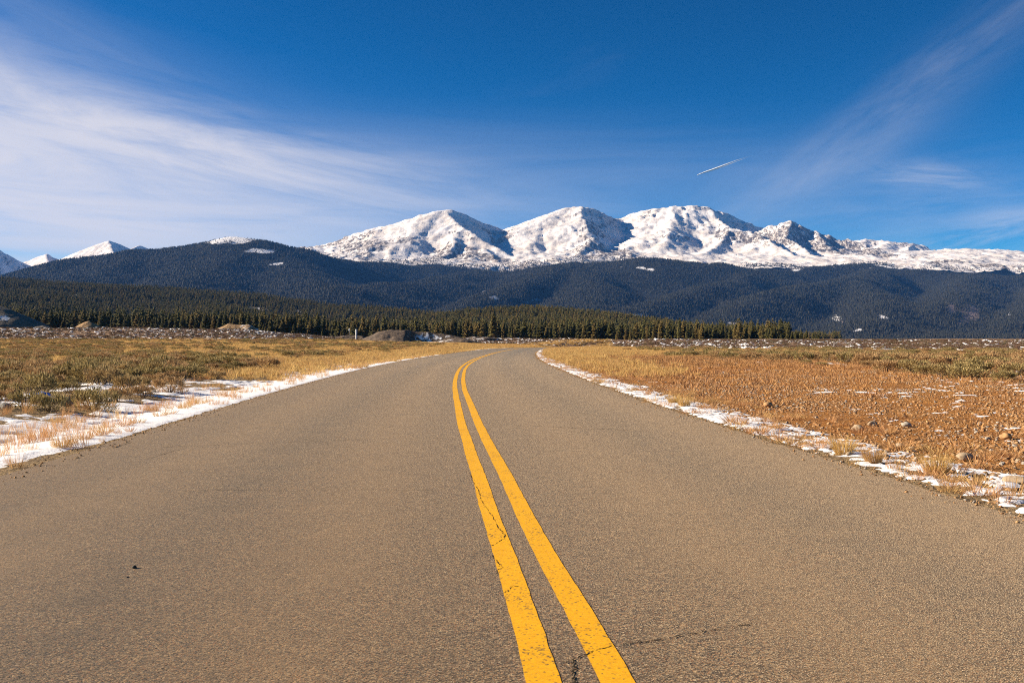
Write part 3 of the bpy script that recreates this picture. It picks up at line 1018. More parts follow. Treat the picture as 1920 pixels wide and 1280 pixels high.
def blades(base, dirs, length, width, r, curl=.0):
    """flat pointed leaves: three-point blades as two triangles each (base-l, base-r, tip plus a bend)"""
    n = len(base)
    d, a, b = rot_frames(dirs)
    th = r.uniform(0, 6.28, n)[:, None]
    side = a * np.cos(th) + b * np.sin(th)
    mid = base + d * (length * .55)[:, None]
    tip = base + d * length[:, None] + np.array([[0, 0, -1.]]) * (curl * length)[:, None] if np.ndim(curl) else base + d * length[:, None] - np.array([[0, 0, curl]]) * length[:, None]
    wv = side * width[:, None]
    V = np.stack([base - wv * .5, base + wv * .5, mid + wv * .6, mid - wv * .6, tip], 1).reshape(-1, 3)
    k = (np.arange(n) * 5)[:, None]
    Fc = np.concatenate([k + np.array([[0, 1, 2]]), k + np.array([[0, 2, 3]]), k + np.array([[3, 2, 4]])], 0)
    return V, Fc


def tubes(paths, sides=4):
    """list of (points Nx3, radii N) -> verts, tri faces"""
    VV = []; FF = []; b = 0
    for P, rad in paths:
        P = np.asarray(P, float); n = len(P)
        T = np.gradient(P, axis=0)
        d, a, c = rot_frames(T)
        for i in range(n):
            for k in range(sides):
                th = 2 * math.pi * k / sides
                VV.append(P[i] + rad[i] * (a[i] * math.cos(th) + c[i] * math.sin(th)))
        for i in range(n - 1):
            for k in range(sides):
                p0 = b + i * sides + k; p1 = b + i * sides + (k + 1) % sides
                FF.append((p0, p1, p1 + sides)); FF.append((p0, p1 + sides, p0 + sides))
        b += n * sides
    return np.array(VV), np.array(FF)


def sage_mesh(seed, nclump=30, per=44, leaf=.055, lw=.013):
    r = np.random.default_rng(seed)
    Bs, Ds = [], []
    for k in range(nclump):
        ang = r.uniform(0, 6.28); rad = .46 * math.sqrt(r.uniform(0, 1)); hh = (.50 - .55 * rad * rad) * r.uniform(.62, 1.08)
        c = np.array([rad * math.cos(ang), rad * math.sin(ang), hh * .78])
        rr = r.uniform(.07, .13)
        d = r.normal(size=(per, 3)); d /= np.linalg.norm(d, axis=1)[:, None]
        pos = c + d * rr * r.uniform(.3, 1.0, (per, 1)) * np.array([[1, 1, .85]])
        pos[:, 2] = np.maximum(pos[:, 2], .01)
        Bs.append(pos); Ds.append(d * .55 + np.array([[0, 0, .75]]) + r.normal(size=(per, 3)) * .25 + np.array([c[0], c[1], 0]) * .7)
    # a skirt of lower twigs
    n2 = 160
    ang = r.uniform(0, 6.28, n2); rad = r.uniform(.2, .5, n2)
    Bs.append(np.stack([rad * np.cos(ang), rad * np.sin(ang), r.uniform(.0, .16, n2)], 1)); Ds.append(np.stack([np.cos(ang), np.sin(ang), r.uniform(.3, 1.5, n2)], 1))
    Bs = np.concatenate(Bs); Ds = np.concatenate(Ds); n = len(Bs)
    return blades(Bs, Ds, leaf * r.uniform(.7, 1.8, n), lw * r.uniform(.7, 1.4, n), r)


def sage_stem(seed):
    r = np.random.default_rng(seed + 500)
    paths = []
    for k in range(11):
        ang = r.uniform(0, 6.28); rad = r.uniform(.15, .42); h = r.uniform(.25, .42)
        P = np.array([(0.02 * math.cos(ang), .02 * math.sin(ang), -.03), (rad * .4 * math.cos(ang), rad * .4 * math.sin(ang), h * .3), (rad * .8 * math.cos(ang + .2), rad * .8 * math.sin(ang + .2), h * .7), (rad * math.cos(ang + .1), rad * math.sin(ang + .1), h)])
        paths.append((P, (.016, .012, .008, .003)))
    return tubes(paths, 4)


def tuft_mesh(seed, n=70, spread=.5, hgt=.34, wd=.007, base_r=.06):
    r = np.random.default_rng(seed)
    ang = r.uniform(0, 6.28, n); rad = base_r * np.sqrt(r.uniform(0, 1, n))
    B = np.stack([rad * np.cos(ang), rad * np.sin(ang), np.full(n, -.015)], 1)
    D = np.stack([np.cos(ang) * spread * r.uniform(.1, 1, n), np.sin(ang) * spread * r.uniform(.1, 1, n), np.ones(n)], 1) + r.normal(size=(n, 3)) * .08
    L = hgt * r.uniform(.45, 1.1, n)
    return blades(B, D, L, wd * r.uniform(.7, 1.4, n), r, .06)


def stone_mesh(seed, sub=1, flat=.65, rough=.28):
    import bmesh
    bm = bmesh.new()
    bmesh.ops.create_icosphere(bm, subdivisions=sub, radius=.5)
    v = np.array([x.co[:] for x in bm.verts]); f = np.array([[x.index for x in q.verts] for q in bm.faces])
    bm.free()
    r = np.random.default_rng(seed)
    o = r.uniform(0, 50, 3)
    k = 1 + rough * (vnoise(v[:, 0] * 2.6 + o[0], v[:, 1] * 2.6 + v[:, 2] * 1.7 + o[1], seed) + .5 * vnoise(v[:, 0] * 5 + o[2], v[:, 2] * 5 + v[:, 1] * 2, seed + 3))
    v = v * k[:, None] * np.array([1.15, .95, flat])
    return v, f


def pine_parts(seed, slim=1.0, bare=.12, lev=25):
    """unit-height conifer: whorls of drooping, broken branch fans round a tapered trunk"""
    r = np.random.default_rng(seed)
    V = []; Fc = []
    nb = 0
    for i in range(lev):
        t = (i + r.uniform(-.3, .3)) / lev
        z = bare + (1.0 - bare) * t
        R_ = slim * (.175 * (1 - t) ** .72 + .012) * (.72 + .28 * min(1, t / .16)) * r.uniform(.78, 1.15)
        kk = int(r.integers(7, 10)) if t < .8 else 5
        a0 = r.uniform(0, 6.28)
        for k in range(kk):
            if r.uniform() < .10:
                continue
            an = a0 + k * 6.283 / kk + r.uniform(-.3, .3)
            L = R_ * r.uniform(.6, 1.15)
            wv = L * r.uniform(.40, .62)
            dr = L * r.uniform(.05, .55); up = L * r.uniform(.0, .25)
            c, s = math.cos(an), math.sin(an)
            zz = z + r.uniform(-.012, .012)
            p0 = (0, 0, zz + up * .3); 
            pl = (c * L * .62 - s * wv, s * L * .62 + c * wv, zz - dr * .55)
            pr = (c * L * .62 + s * wv, s * L * .62 - c * wv, zz - dr * .55)
            tip = (c * L, s * L, zz - dr * .35 + up)
            mid = (c * L * .55, s * L * .55, zz + .022 + up * .6)
            V += [p0, pl, tip, pr, mid]
            Fc += [(nb, nb + 1, nb + 4), (nb + 1, nb + 2, nb + 4), (nb + 2, nb + 3, nb + 4), (nb + 3, nb, nb + 4), (nb, nb + 3, nb + 1), (nb + 1, nb + 3, nb + 2)]
            nb += 5
    V += [(.014, 0, .95), (-.008, .012, .95), (-.008, -.012, .95), (0, 0, 1.03)]
    Fc += [(nb, nb + 1, nb + 3), (nb + 1, nb + 2, nb + 3), (nb + 2, nb, nb + 3)]
    tv, tf = tubes([(np.array([(0, 0, -.03), (0, 0, .3), (.004, 0, .65), (0, 0, .97)]), (.017, .014, .009, .002))], 6)
    return (np.array(V), np.array(Fc)), (tv, tf)


SAGE = []
for k in range(6):
    v, f = sage_mesh(600 + k)
    sv, sf = sage_stem(600 + k)
    SAGE.append((make_mesh('foliage', v, f, M['sage']), make_mesh('stem', sv, sf, M['twig'])))
SAGE_J = []                                           # light version for the far field: foliage alone
for k in range(4):
    v, f = sage_mesh(640 + k, 26, 34, .06, .016)
    SAGE_J.append(make_mesh('sagebrush_far', v, f, M['sage']))
BROWN_J = []
for k in range(4):
    v, f = sage_mesh(660 + k, 18, 16, .10, .024)
    BROWN_J.append(make_mesh('brown_brush', v, f, M['brown']))
TUFT_G = [make_mesh('golden_tuft', *tuft_mesh(700 + k, 380, .85, .30, .0026, .10), M['straw']) for k in range(4)]
TUFT_F = [make_mesh('golden_tuft_far', *tuft_mesh(720 + k, 64, .8, .24, .0075, .18), M['straw']) for k in range(4)]
TUFT_R = [make_mesh('russet_tuft', *tuft_mesh(740 + k, 54, .55, .36, .0032, .11), M['rust']) for k in range(4)]
TUFT_L = [make_mesh('low_russet_tuft', *tuft_mesh(760 + k, 80, 1.5, .17, .0034, .09), M['rust']) for k in range(3)]
WEED = [make_mesh('pale_weed', *tuft_mesh(780 + k, 40, 1.0, .14, .006, .13), M['weed']) for k in range(4)]
STONE = [make_mesh('field_stone', *stone_mesh(800 + k, 1), M['stone']) for k in range(5)]
for me in STONE:
    me.polygons.foreach_set('use_smooth', np.zeros(len(me.polygons), bool))
CLOD = [make_mesh('snow_clod', *stone_mesh(820 + k, 2, .16, .5), M['snow'], True) for k in range(4)]
PINE = []
for k in range(8):
    (cv, cf), (tv, tf) = pine_parts(900 + k, [1.0, .85, 1.15, .95, 1.25, .8, 1.05, .9][k], [.10, .16, .06, .2, .05, .14, .1, .08][k])
    PINE.append((make_mesh('crown', cv, cf, M['needles']), make_mesh('trunk', tv, tf, M['bark'])))
PINE_J = []
for k in range(6):
    (cv, cf), (tv, tf) = pine_parts(930 + k, 1.15, .06, 14)
    PINE_J.append(make_mesh('forest_pine', cv, cf, M['needles']))


# ------------------------------------------------------------------ scattering of what nobody could count
_gn_count = 0


def scatter(name, label, pts, rot, scl, pick, protos):
    """one object: points that carry copies of a few small meshes (geometry nodes)"""
    global _gn_count
    _gn_count += 1
    n = len(pts)
    me = bpy.data.meshes.new(name)
    me.vertices.add(n)
    me.vertices.foreach_set('co', np.asarray(pts, np.float32).ravel())
    a = me.attributes.new('turn', 'FLOAT_VECTOR', 'POINT'); a.data.foreach_set('vector', np.asarray(rot, np.float32).ravel())
    a = me.attributes.new('size', 'FLOAT_VECTOR', 'POINT'); a.data.foreach_set('vector', np.asarray(scl, np.float32).ravel())
    a = me.attributes.new('pick', 'INT', 'POINT'); a.data.foreach_set('value', np.asarray(pick, np.int32).ravel())
    o = link(name, me, kind='stuff', label=label)
    col_ = bpy.data.collections.new(name + '_kinds')
    for k, p in enumerate(protos):
        col_.objects.link(bpy.data.objects.new('%s_kind_%02d' % (name, k), p))
    g = bpy.data.node_groups.new(name + '_scatter', 'GeometryNodeTree')
    g.interface.new_socket('Geometry', in_out='INPUT', socket_type='NodeSocketGeometry')
    g.interface.new_socket('Geometry', in_out='OUTPUT', socket_type='NodeSocketGeometry')
    N = g.nodes; Lk = g.links
    gi = N.new('NodeGroupInput'); go = N.new('NodeGroupOutput')
    ci = N.new('GeometryNodeCollectionInfo'); ci.inputs[0].default_value = col_; ci.inputs[1].default_value = True; ci.inputs[2].default_value = True
    ip = N.new('GeometryNodeInstanceOnPoints'); ip.inputs['Pick Instance'].default_value = True

    def named(nm, ty):
        q = N.new('GeometryNodeInputNamedAttribute'); q.data_type = ty; q.inputs[0].default_value = nm
        return [s for s in q.outputs if s.enabled][0]
    Lk.new(gi.outputs[0], ip.inputs['Points']); Lk.new(ci.outputs[0], ip.inputs['Instance'])
    Lk.new(named('pick', 'INT'), ip.inputs['Instance Index'])
    er = N.new('FunctionNodeEulerToRotation'); Lk.new(named('turn', 'FLOAT_VECTOR'), er.inputs[0])
    Lk.new(er.outputs[0], ip.inputs['Rotation']); Lk.new(named('size', 'FLOAT_VECTOR'), ip.inputs['Scale'])
    Lk.new(ip.outputs[0], go.inputs[0])
    md = o.modifiers.new('scatter', 'NODES'); md.node_group = g
    return o


def upright(n, tilt=.12):
    return np.stack([rng.normal(0, tilt, n), rng.normal(0, tilt, n), rng.uniform(0, 6.28, n)], 1)


def frustum_pts(n, y0, y1, a0, a1):
    """random ground points between two distances and two bearings, even per square metre"""
    y = np.sqrt(rng.uniform(y0 * y0, y1 * y1, n))
    x = rng.uniform(a0, a1, n) * y
    return x, y


# ------------------------------------------------------------------ sagebrush: 300 single shrubs, the rest of the brush as one mass
def sage_density(x, y, off):
    n = fbm(x * .16, y * .09, 3, 501); n2 = fbm(x * .05, y * .035, 2, 511)
    left = off < 0
    t = np.where(left, -off - LEFT_W, off - right_w(y))
    dl = sstep(t + .8 * n, 3.4, 5.2) * np.where(y < 44, .95, np.where(y < 105, .30 + .60 * n + .22 * n2, .30 + .5 * n))
    dl = dl * np.where(y > 44, sstep(t, 4, 9), 1)
    # right: thicket starts well off the road
    far = y - 30 + 1.1 * (x - 12) * -.0
    uu = 960 + x / y * F; vv_ = 640 + EYE * F / y
    line = np.interp(uu, [1000, 1150, 1240, 1330, 1500, 1650, 1800, 1920, 2100], [650, 653, 662, 676, 690, 704, 722, 738, 752])
    dr = sstep(line - vv_ + 7 * n, -2, 5) * (.30 + .5 * n + .28 * sstep(vv_, 676, 704))
    d = np.where(left, dl, dr)
    edge = np.interp(x / y, [-.17, -.05, 0, .06, .15, .514], [172, 150, 150, 150, 141, 119])
    return d * (1 - sstep(y, edge - 8, edge + 4))


x, y = frustum_pts(26000, 14, 176, -.60, .60)
o_ = road_off(x, y)
d = sage_density(x, y, o_)
keepm = rng.uniform(0, 1, len(x)) < d * np.where(y < 46, 1.0, .75)
x, y, o_ = x[keepm], y[keepm], o_[keepm]
size = rng.uniform(.55, 1.15, len(x)) * np.where(o_ > 0, .95, 1.0)
# thin out: no two shrubs closer than about half their width
order = np.argsort(y)
cell = {}
keepi = []
for i in order:
    cxk, cyk = int(x[i] // 1.2), int(y[i] // 1.2)
    bad = False
    lim = .44 if y[i] < 46 else .62
    for ax in (-1, 0, 1):
        for ay in (-1, 0, 1):
            for j in cell.get((cxk + ax, cyk + ay), ()):
                if (x[i] - x[j]) ** 2 + (y[i] - y[j]) ** 2 < (lim * (size[i] + size[j]) / 2) ** 2:
                    bad = True
    if not bad:
        cell.setdefault((cxk, cyk), []).append(i); keepi.append(i)
keepi = np.array(keepi)
x, y, o_, size = x[keepi], y[keepi], o_[keepi], size[keepi]
inframe = (np.abs(x / y) < .515)
apparent = size / y * inframe

# shrubs that can be told apart in the photograph: pixel of the foot, width in metres, label
SHRUBS = [
    ((176, 768), .80, 'upright grey-green sagebrush alone on the snow beside the straw mat'),
    ((62, 742), .95, 'broad dark sagebrush at the edge of the snow near the blue lump'),
    ((48, 764), .62, 'olive sagebrush just below the blue lump on the snow'),
    ((92, 772), .62, 'ragged brownish sagebrush standing next to the rounded grey stone'),
    ((128, 738), .55, 'small dark sagebrush just above the rounded grey stone'),
    ((222, 752), .58, 'low thin yellowish sagebrush on snow, right of the upright one'),
    ((240, 738), .85, 'long dark sagebrush with snow behind it, ditch side of the thicket'),
    ((270, 746), .55, 'sprawling yellow-green shrub on the snow below the long dark sagebrush'),
    ((318, 734), .75, 'big rounded sagebrush with tall golden stalks at its foot'),
    ((190, 726), .95, 'wide flat topped sagebrush on the lower edge of the thicket'),
    ((405, 712), .55, 'lone sagebrush among the snow patches, farthest along the ditch'),
    ((10, 752), .5, 'small sagebrush cut by the left edge of the picture'),
]
px_list = []


def ground_at(u, v):
    Y = EYE * F / max(v - 640, 2)
    for _ in range(12):
        X = (u - 960) / F * Y
        Y = (EYE - float(ground_z(np.array([X]), np.array([Y]))[0])) * F / max(v - 640, 2)
    return (u - 960) / F * Y, Y


shrub_no = 0


def add_sage(X, Y, wdt, k, rz, label, group=None, hscale=1.0):
    z = float(ground_z(np.array([X]), np.array([Y]))[0])
    e = link('sagebrush', None)
    e.location = (X, Y, z - .01); e.rotation_euler = (0, 0, rz); e.scale = (wdt, wdt, wdt * hscale)
    e['label'] = label; e['category'] = 'shrub'
    if group:
        e['group'] = group
    fo, st = SAGE[k % len(SAGE)]
    link('foliage', fo, e)
    link('stem', st, e)
    return e


taken = []
for k, ((u, v), wd, lab) in enumerate(SHRUBS):
    X, Y = ground_at(u, v)
    taken.append((X, Y, wd))
    add_sage(X, Y, wd, k, k * 1.3, lab, None, 1.1)
free = np.ones(len(x), bool)
for (X, Y, wd) in taken:
    free &= np.hypot(x - X, y - Y) > (wd + size) * .42
x, y, o_, size, apparent = x[free], y[free], o_[free], size[free], apparent[free]
NSING = 300 - len(SHRUBS)
rank = np.argsort(-apparent)
single = np.zeros(len(x), bool); single[rank[:NSING]] = True


def sage_words(X, Y, off, wdt):
    u = 960 + X / Y * F
    look = 'small' if wdt < .72 else 'broad' if wdt > .98 else 'middling'
    if off < 0:
        if Y < 44:
            deep = 'front' if Y < 27 else 'middle' if Y < 35 else 'back'
            side = 'by the picture edge' if u < 120 else 'above the grey stone' if u < 260 else 'at its road end'
            t = 'sagebrush in the %s of the left thicket, %s' % (deep, side)
        else:
            t = 'sagebrush in the golden grass, ' + ('below the big grey mound' if u < 100 else 'below the small brown mound' if u < 300 else 'below the double mound' if u < 480 else 'below the white pipe post') + (', nearer' if Y < 55 else ', farther')
    elif Y < 44:
        t = 'sagebrush on the thicket edge beyond the ruddy gravel, ' + ('by the right picture edge' if u > 1780 else 'above the biggest pale stone' if u > 1620 else 'toward the road')
    else:
        t = 'sagebrush on the plain behind the ruddy gravel, ' + ('by the picture edge' if u > 1800 else 'far right' if u > 1650 else 'middle' if u > 1450 else 'toward the road')
    return look + ' grey-green ' + t, look + ' ' + t


for i in np.where(single)[0]:
    lab, grp = sage_words(x[i], y[i], o_[i], size[i])
    add_sage(float(x[i]), float(y[i]), float(size[i]), int(rng.integers(0, 6)), float(rng.uniform(0, 6.28)), lab, grp, float(rng.uniform(.75, 1.15)))
far = ~single
z = ground_z(x[far], y[far])
n = far.sum()
sz = size[far]
scatter('sagebrush_steppe', 'low grey-green sagebrush spread over the plain on both sides of the road', np.stack([x[far], y[far], z - .01], 1), upright(n, .04),
        np.stack([sz * rng.uniform(.9, 1.5, n), sz * rng.uniform(.9, 1.3, n), sz * rng.uniform(.5, .9, n)], 1), rng.integers(0, 4, n), SAGE_J)

# ------------------------------------------------------------------ dry grass
x, y = frustum_pts(110000, 30, 212, -.58, .32)
o_ = road_off(x, y)
n1 = fbm(x * .14, y * .06, 3, 41 + 500)
t_ = np.where(o_ < 0, -o_ - LEFT_W, o_ - right_w(y))
dl = np.where(o_ < 0, (.48 + .75 * n1) * sstep(y, 38, 50) + .9 * np.exp(-((t_ - 3.2) / 1.6) ** 2) * sstep(y, 24, 34) * sstep(t_, 1.0, 2.0), 0)
dl = dl + np.where((o_ < 0) & (y < 50), .05, 0) * sstep(t_, 3, 5)
dr = np.where(o_ > 0, .9 * np.exp(-((t_ - 2.4) / 1.5) ** 2) * sstep(t_, .4, 1.2) * sstep(y, 26, 40) + (.35 + .5 * n1 + .4 * (1 - sstep(x / y, .08, .2))) * sstep(y, 62, 90) * sstep(t_, .5, 1.5), 0)
mid = np.where((np.abs(x / y) < .10) & (y > 120), .9, 0) * (t_ > .6)
dl = dl * (y < 172); dr = dr * (y < np.interp(x / y, [0, .06, .15, .514], [200, 172, 138, 118]))
kp = (rng.uniform(0, 1, len(x)) < np.clip(dl + dr + mid, 0, 1)) & (t_ > .25)
x, y = x[kp], y[kp]
n = len(x)
s = rng.uniform(.55, 1.15, n)
scatter('dry_grass', 'golden dry grass growing across the plain and along the far verges', np.stack([x, y, ground_z(x, y)], 1), upright(n), np.stack([s * 1.3, s * 1.3, s], 1), rng.integers(0, 4, n), TUFT_F)

# low weeds over the ruddy ground on the right
x, y = frustum_pts(52000, 9, 112, .03, .60)
o_ = road_off(x, y); t_ = o_ - right_w(y)
n1 = fbm(x * .2, y * .12, 3, 611)
dn = sstep(t_, 1.2, 2.6) * np.where(y < 24, .10 + .25 * n1, .30 + .5 * sstep(y, 26, 46) + .4 * n1) * (1 - sstep(y, 84, 108))
kp = rng.uniform(0, 1, len(x)) < dn * .55
x, y = x[kp], y[kp]; n = len(x)
s = rng.uniform(.5, 1.15, n)
scatter('dry_weeds', 'short reddish tan weeds over the ruddy ground right of the road', np.stack([x, y, ground_z(x, y)], 1), upright(n), np.stack([s * 1.2, s * 1.2, s], 1), rng.integers(0, 4, n), WEED)

# gravel of the disturbed ground
x, y = frustum_pts(170000, 5.5, 36, .05, .60)
o_ = road_off(x, y); t_ = o_ - right_w(y)
n1 = fbm(x * .5, y * .4, 3, 621)
kp = (t_ > .5) & (rng.uniform(0, 1, len(x)) < (.35 + .5 * n1 + .4 * np.exp(-y / 14)) * (1 - sstep(y, 30, 46)))
x, y = x[kp], y[kp]; n = len(x)
s = .010 + .032 * rng.uniform(0, 1, n) ** 4
scatter('gravel', 'ruddy gravel and small stones strewn right of the road', np.stack([x, y, ground_z(x, y) + s * .08], 1), rng.uniform(0, 6.28, (n, 3)) * np.array([[.1, .1, 1]]), np.stack([s, s, s * rng.uniform(.7, 1.2, n)], 1) * 1.5, rng.integers(0, 5, n), STONE)
# grit along both margins of the asphalt
q = rng.uniform(20 + 22, 130, 9000) ** 1.0
q = 43 + 90 * rng.uniform(0, 1, 9000) ** 2.2
sd = np.where(rng.uniform(0, 1, len(q)) < .55, -1, 1)
X0 = np.interp(q, CL_S, CL[:, 0]); Y0 = np.interp(q, CL_S, CL[:, 1]); NXq = np.interp(q, CL_S, CL_N[:, 0]); NYq = np.interp(q, CL_S, CL_N[:, 1])
tt = rng.normal(.02, .14, len(q))
wide = (sd < 0) & (Y0 < 11.5)
tt = np.where(wide, rng.uniform(-.25, .65, len(q)), tt)
oq = np.where(sd < 0, -(LEFT_W + tt), right_w(Y0) + tt)
x = X0 + NXq * oq; y = Y0 + NYq * oq
zq = np.where(tt < 0, -.006 * .6 * np.abs(oq), np.maximum(ground_z(x, y, oq), -.06))
s = .005 + .016 * rng.uniform(0, 1, len(q)) ** 3
scatter('roadside_grit', 'loose grit along the crumbling edges of the asphalt', np.stack([x, y, zq + s * .2], 1), rng.uniform(0, 6.28, (len(q), 3)) * np.array([[.1, .1, 1]]), np.stack([s, s, s], 1) * 1.4, rng.integers(0, 5, len(q)), STONE)

# ------------------------------------------------------------------ brush and snow on the banks
xs_, ys_, kk = [], [], []
x, y = frustum_pts(60000, 112, 262, -.60, .60)
a_ = x / y
edge = np.interp(a_, [-.17, -.05, 0, .06, .15, .514], [172, 208, 208, 178, 141, 119])
inb = (y > edge - 3) & (y < edge + 50) & ~((a_ > -.17) & (a_ < -.045)) & (np.abs(road_off(x, y)) > 5.5)
x, y = x[inb], y[inb]
n1 = fbm(x * .2, y * .2, 3, 641)
kb = rng.uniform(0, 1, len(x)) < .40 + .3 * n1
xb, yb = x[kb], y[kb]; n = len(xb)
s = rng.uniform(.25, .6, n)
scatter('bank_brush', 'brown leafless brush covering the low banks across the plain', np.stack([xb, yb, ground_z(xb, yb) - .02], 1), upright(n, .05), np.stack([s * 1.2, s * 1.2, s * .85], 1), rng.integers(0, 4, n), BROWN_J)
ks = ~kb & (rng.uniform(0, 1, len(x)) < .55 + .5 * fbm(x * .1, y * .1, 2, 651) - .35 * sstep(x / y, .25, .5))
xb, yb = x[ks], y[ks]; n = len(xb)
s = .14 + .5 * rng.uniform(0, 1, n) ** 2
scatter('bank_snow', 'scraps of snow caught between the brush on the low banks', np.stack([xb, yb, ground_z(xb, yb) + .03], 1), upright(n, .15), np.stack([s * 1.4, s, s * rng.uniform(.7, 1.5, n)], 1), rng.integers(0, 4, n), CLOD)


# ------------------------------------------------------------------ the wood on the hill
def wood():
    n = 60000
    y = np.sqrt(rng.uniform(640 ** 2, 3350 ** 2, n)); x = rng.uniform(-.56, .33, n) * y
    hz = hill_height(x, y); bz = base_z(x, y)
    z = np.maximum(hz, bz)
    vis = y > 600
    # no trees behind the crest
    uu = 960 + x / y * F
    d = hill_height(x, y + 40) - hill_height(x, y - 40)
    vis &= (d / 80 > (z - EYE) / y - .05) | (y < 900) | (uu > 1480)
    vis &= (hz > bz - 2) | (y < 1000) | ((uu > 1480) & (y < 2600))
    c = spots(x, y, z, HCLEAR)
    vis &= rng.uniform(0, 1, n) > np.clip(c * 1.5 - .1, 0, .95)
    vis &= (uu < 1480) | ((uu < 1770) & (y > 1450) & (y < 1900) & (rng.uniform(0, 1, n) < .8))
    x, y, z = x[vis], y[vis], z[vis]
    n = len(x)
    h = rng.uniform(7.5, 16.0, n)
    s = h * rng.uniform(.95, 1.6, n)
    scatter('hill_forest', 'dense pine forest covering the low hill behind the tree row', np.stack([x, y, z - .3], 1), upright(n, .02), np.stack([s * 1.05, s * 1.05, h], 1), rng.integers(0, 6, n), PINE_J)


wood()

# ------------------------------------------------------------------ the front row of pines, each a tree of its own
# foot of the row and its height in the photograph, by bearing
ROW_U = [-30, 60, 200, 400, 520, 600, 700, 800, 900, 1000, 1100, 1200, 1300, 1380, 1440, 1500, 1545]
ROW_V = [614, 614, 615, 619, 622, 628, 632, 635, 636, 636, 636, 637, 637, 637, 637, 637, 637]
ROW_H = [33, 33, 34, 34, 36, 38, 40, 40, 40, 38, 38, 37, 36, 30, 28, 20, 14]
NAMED = [  # pixel of the trunk, height in px, label
    (1025, 26, 'small bright pine, left of a close pair in front of the wood'),
    (1033, 25, 'small bright pine, right of a close pair in front of the wood'),
    (1055, 22, 'short pointed pine standing free just right of the close pair'),
    (1069, 30, 'sunlit pine at the corner where the right row begins'),
    (983, 35, 'tall pale pine left of the close pair of small pines'),
    (1274, 38, 'broadest and tallest pine of the right hand row'),
    (1386, 31, 'broad dark pine rising above its neighbours toward the end of the row'),
    (1447, 25, 'dark pine, first of the last three big ones in the row'),
    (1463, 27, 'dark pine, middle of the last three big ones in the row'),
    (1480, 18, 'low dark pine, last of the row before it thins out'),
    (664, 30, 'pine standing just behind the white pipe post'),
    (925, 50, 'tallest pine in the wood behind the road bend'),
]


def add_pine(X, Y, h, wfac, k, label, group=None):
    z = float(np.maximum(base_z(np.array([X]), np.array([Y]))[0], -99)) + .35 * float(fbm(np.array([X * .06]), np.array([Y * .06]), 3, 13)[0])
    e = link('pine_tree', None)
    e.location = (X, Y, z); e.rotation_euler = (0, 0, k * 2.399); e.scale = (h * wfac, h * wfac, h)
    e['label'] = label; e['category'] = 'tree'
    if group:
        e['group'] = group
    cr, tr = PINE[k % 8]
    link('crown', cr, e)
    link('trunk', tr, e)


ROW_PLACE = [(75, 'behind the big grey mound'), (150, 'between the big grey mound and the small brown mound'), (185, 'behind the small brown mound'),
             (290, 'just right of the small brown mound'), (405, 'just left of the tan and grey double mound'), (490, 'behind the tan and grey double mound'),
             (570, 'just right of the double mound'), (650, 'just left of the white pipe post'), (690, 'around the white pipe post'),
             (790, 'behind the left half of the long dark mound'), (900, 'behind the right half of the long dark mound'), (1020, 'behind the road bend'),
             (1130, 'just right of the close pair of small pines'), (1234, 'just left of the thin bare pole'), (1310, 'just right of the thin bare pole'),
             (1390, 'toward the thinning right end of the row'), (9999, 'at the thinning right end of the row')]
prr = random.Random(5)
for k, (u, hp, lab) in enumerate(NAMED):
    Y = 560.0 + (60 if hp < 22 else 0)
    vt = np.interp(u, ROW_U, ROW_V)
    h = hp * 1.12 / F * Y
    add_pine((u - 960) / F * Y, Y, h, 1.35 if hp < 36 else 1.1, k, lab)
nrow = 300 - len(NAMED)
for k in range(nrow):
    u = -20 + 1560 * (k + prr.uniform(-.45, .45)) / nrow
    if any(abs(u - q[0]) < 4 for q in NAMED) and k % 2:
        u += 5
    depth = prr.choice((0, 0, 1, 2))
    Y = 585.0 + depth * 22 + prr.uniform(-8, 8)
    hp = float(np.interp(u, ROW_U, ROW_H)) * prr.triangular(.55, 1.2, .9)
    if prr.random() < .2:
        hp *= prr.uniform(.4, .65)
        Y -= 22
    h = hp / F * Y
    wf = prr.uniform(1.1, 1.75)
    rel = hp / float(np.interp(u, ROW_U, ROW_H))
    look = 'short' if rel < .7 else 'tall' if rel > 1.0 else 'middling'
    girth = 'slender' if wf < 1.3 else 'broad' if wf > 1.55 else 'pointed'
    place = next(t for lim, t in ROW_PLACE if u < lim)
    lab, grp = '%s %s pine %s' % (look, girth, place), '%s %s pines %s' % (look, girth, place)
    add_pine((u - 960) / F * Y, Y, h, wf, k + 3, lab, grp)


# ------------------------------------------------------------------ spoil heaps
def heap_mesh(name, cx_, cy_, hw, hd, prof, material, snow_fn, noise=.25, seed=1, n=70):
    """a heap of spoil: heightfield on an oval foot, prof(xn, yn) gives metres above the ground"""
    X, Yg = np.meshgrid(np.linspace(-1, 1, n), np.linspace(-1, 1, n))
    wx_ = cx_ + X * hw; wy_ = cy_ + Yg * hd
    hgt = prof(X, Yg) + noise * fbm(wx_ * .5, wy_ * .5, 4, seed) + noise * .7 * ridged(wx_ * .22, wy_ * .1, 3, seed + 4)
    rim = np.clip(1.15 - np.maximum(X * X, 0) - Yg * Yg, 0, 1)
    hgt = hgt * sstep(rim, .0, .45) - .4 * (1 - sstep(rim, 0, .3))
    zz = ground_z(wx_, wy_) + hgt
    zmid = float(ground_z(np.array([cx_]), np.array([cy_]))[0])
    me = make_mesh(name, np.stack([X.ravel() * hw, Yg.ravel() * hd, zz.ravel() - zmid], 1), grid_faces(n, n), material, True)
    add_attr(me, 'snowy', snow_fn(X, Yg).ravel())
    return me, (cx_, cy_, zmid)


def add_heap(name, label, args, cat='mound'):
    me, loc = heap_mesh(name, *args)
    o = link(name, me, label=label, category=cat)
    o.location = loc


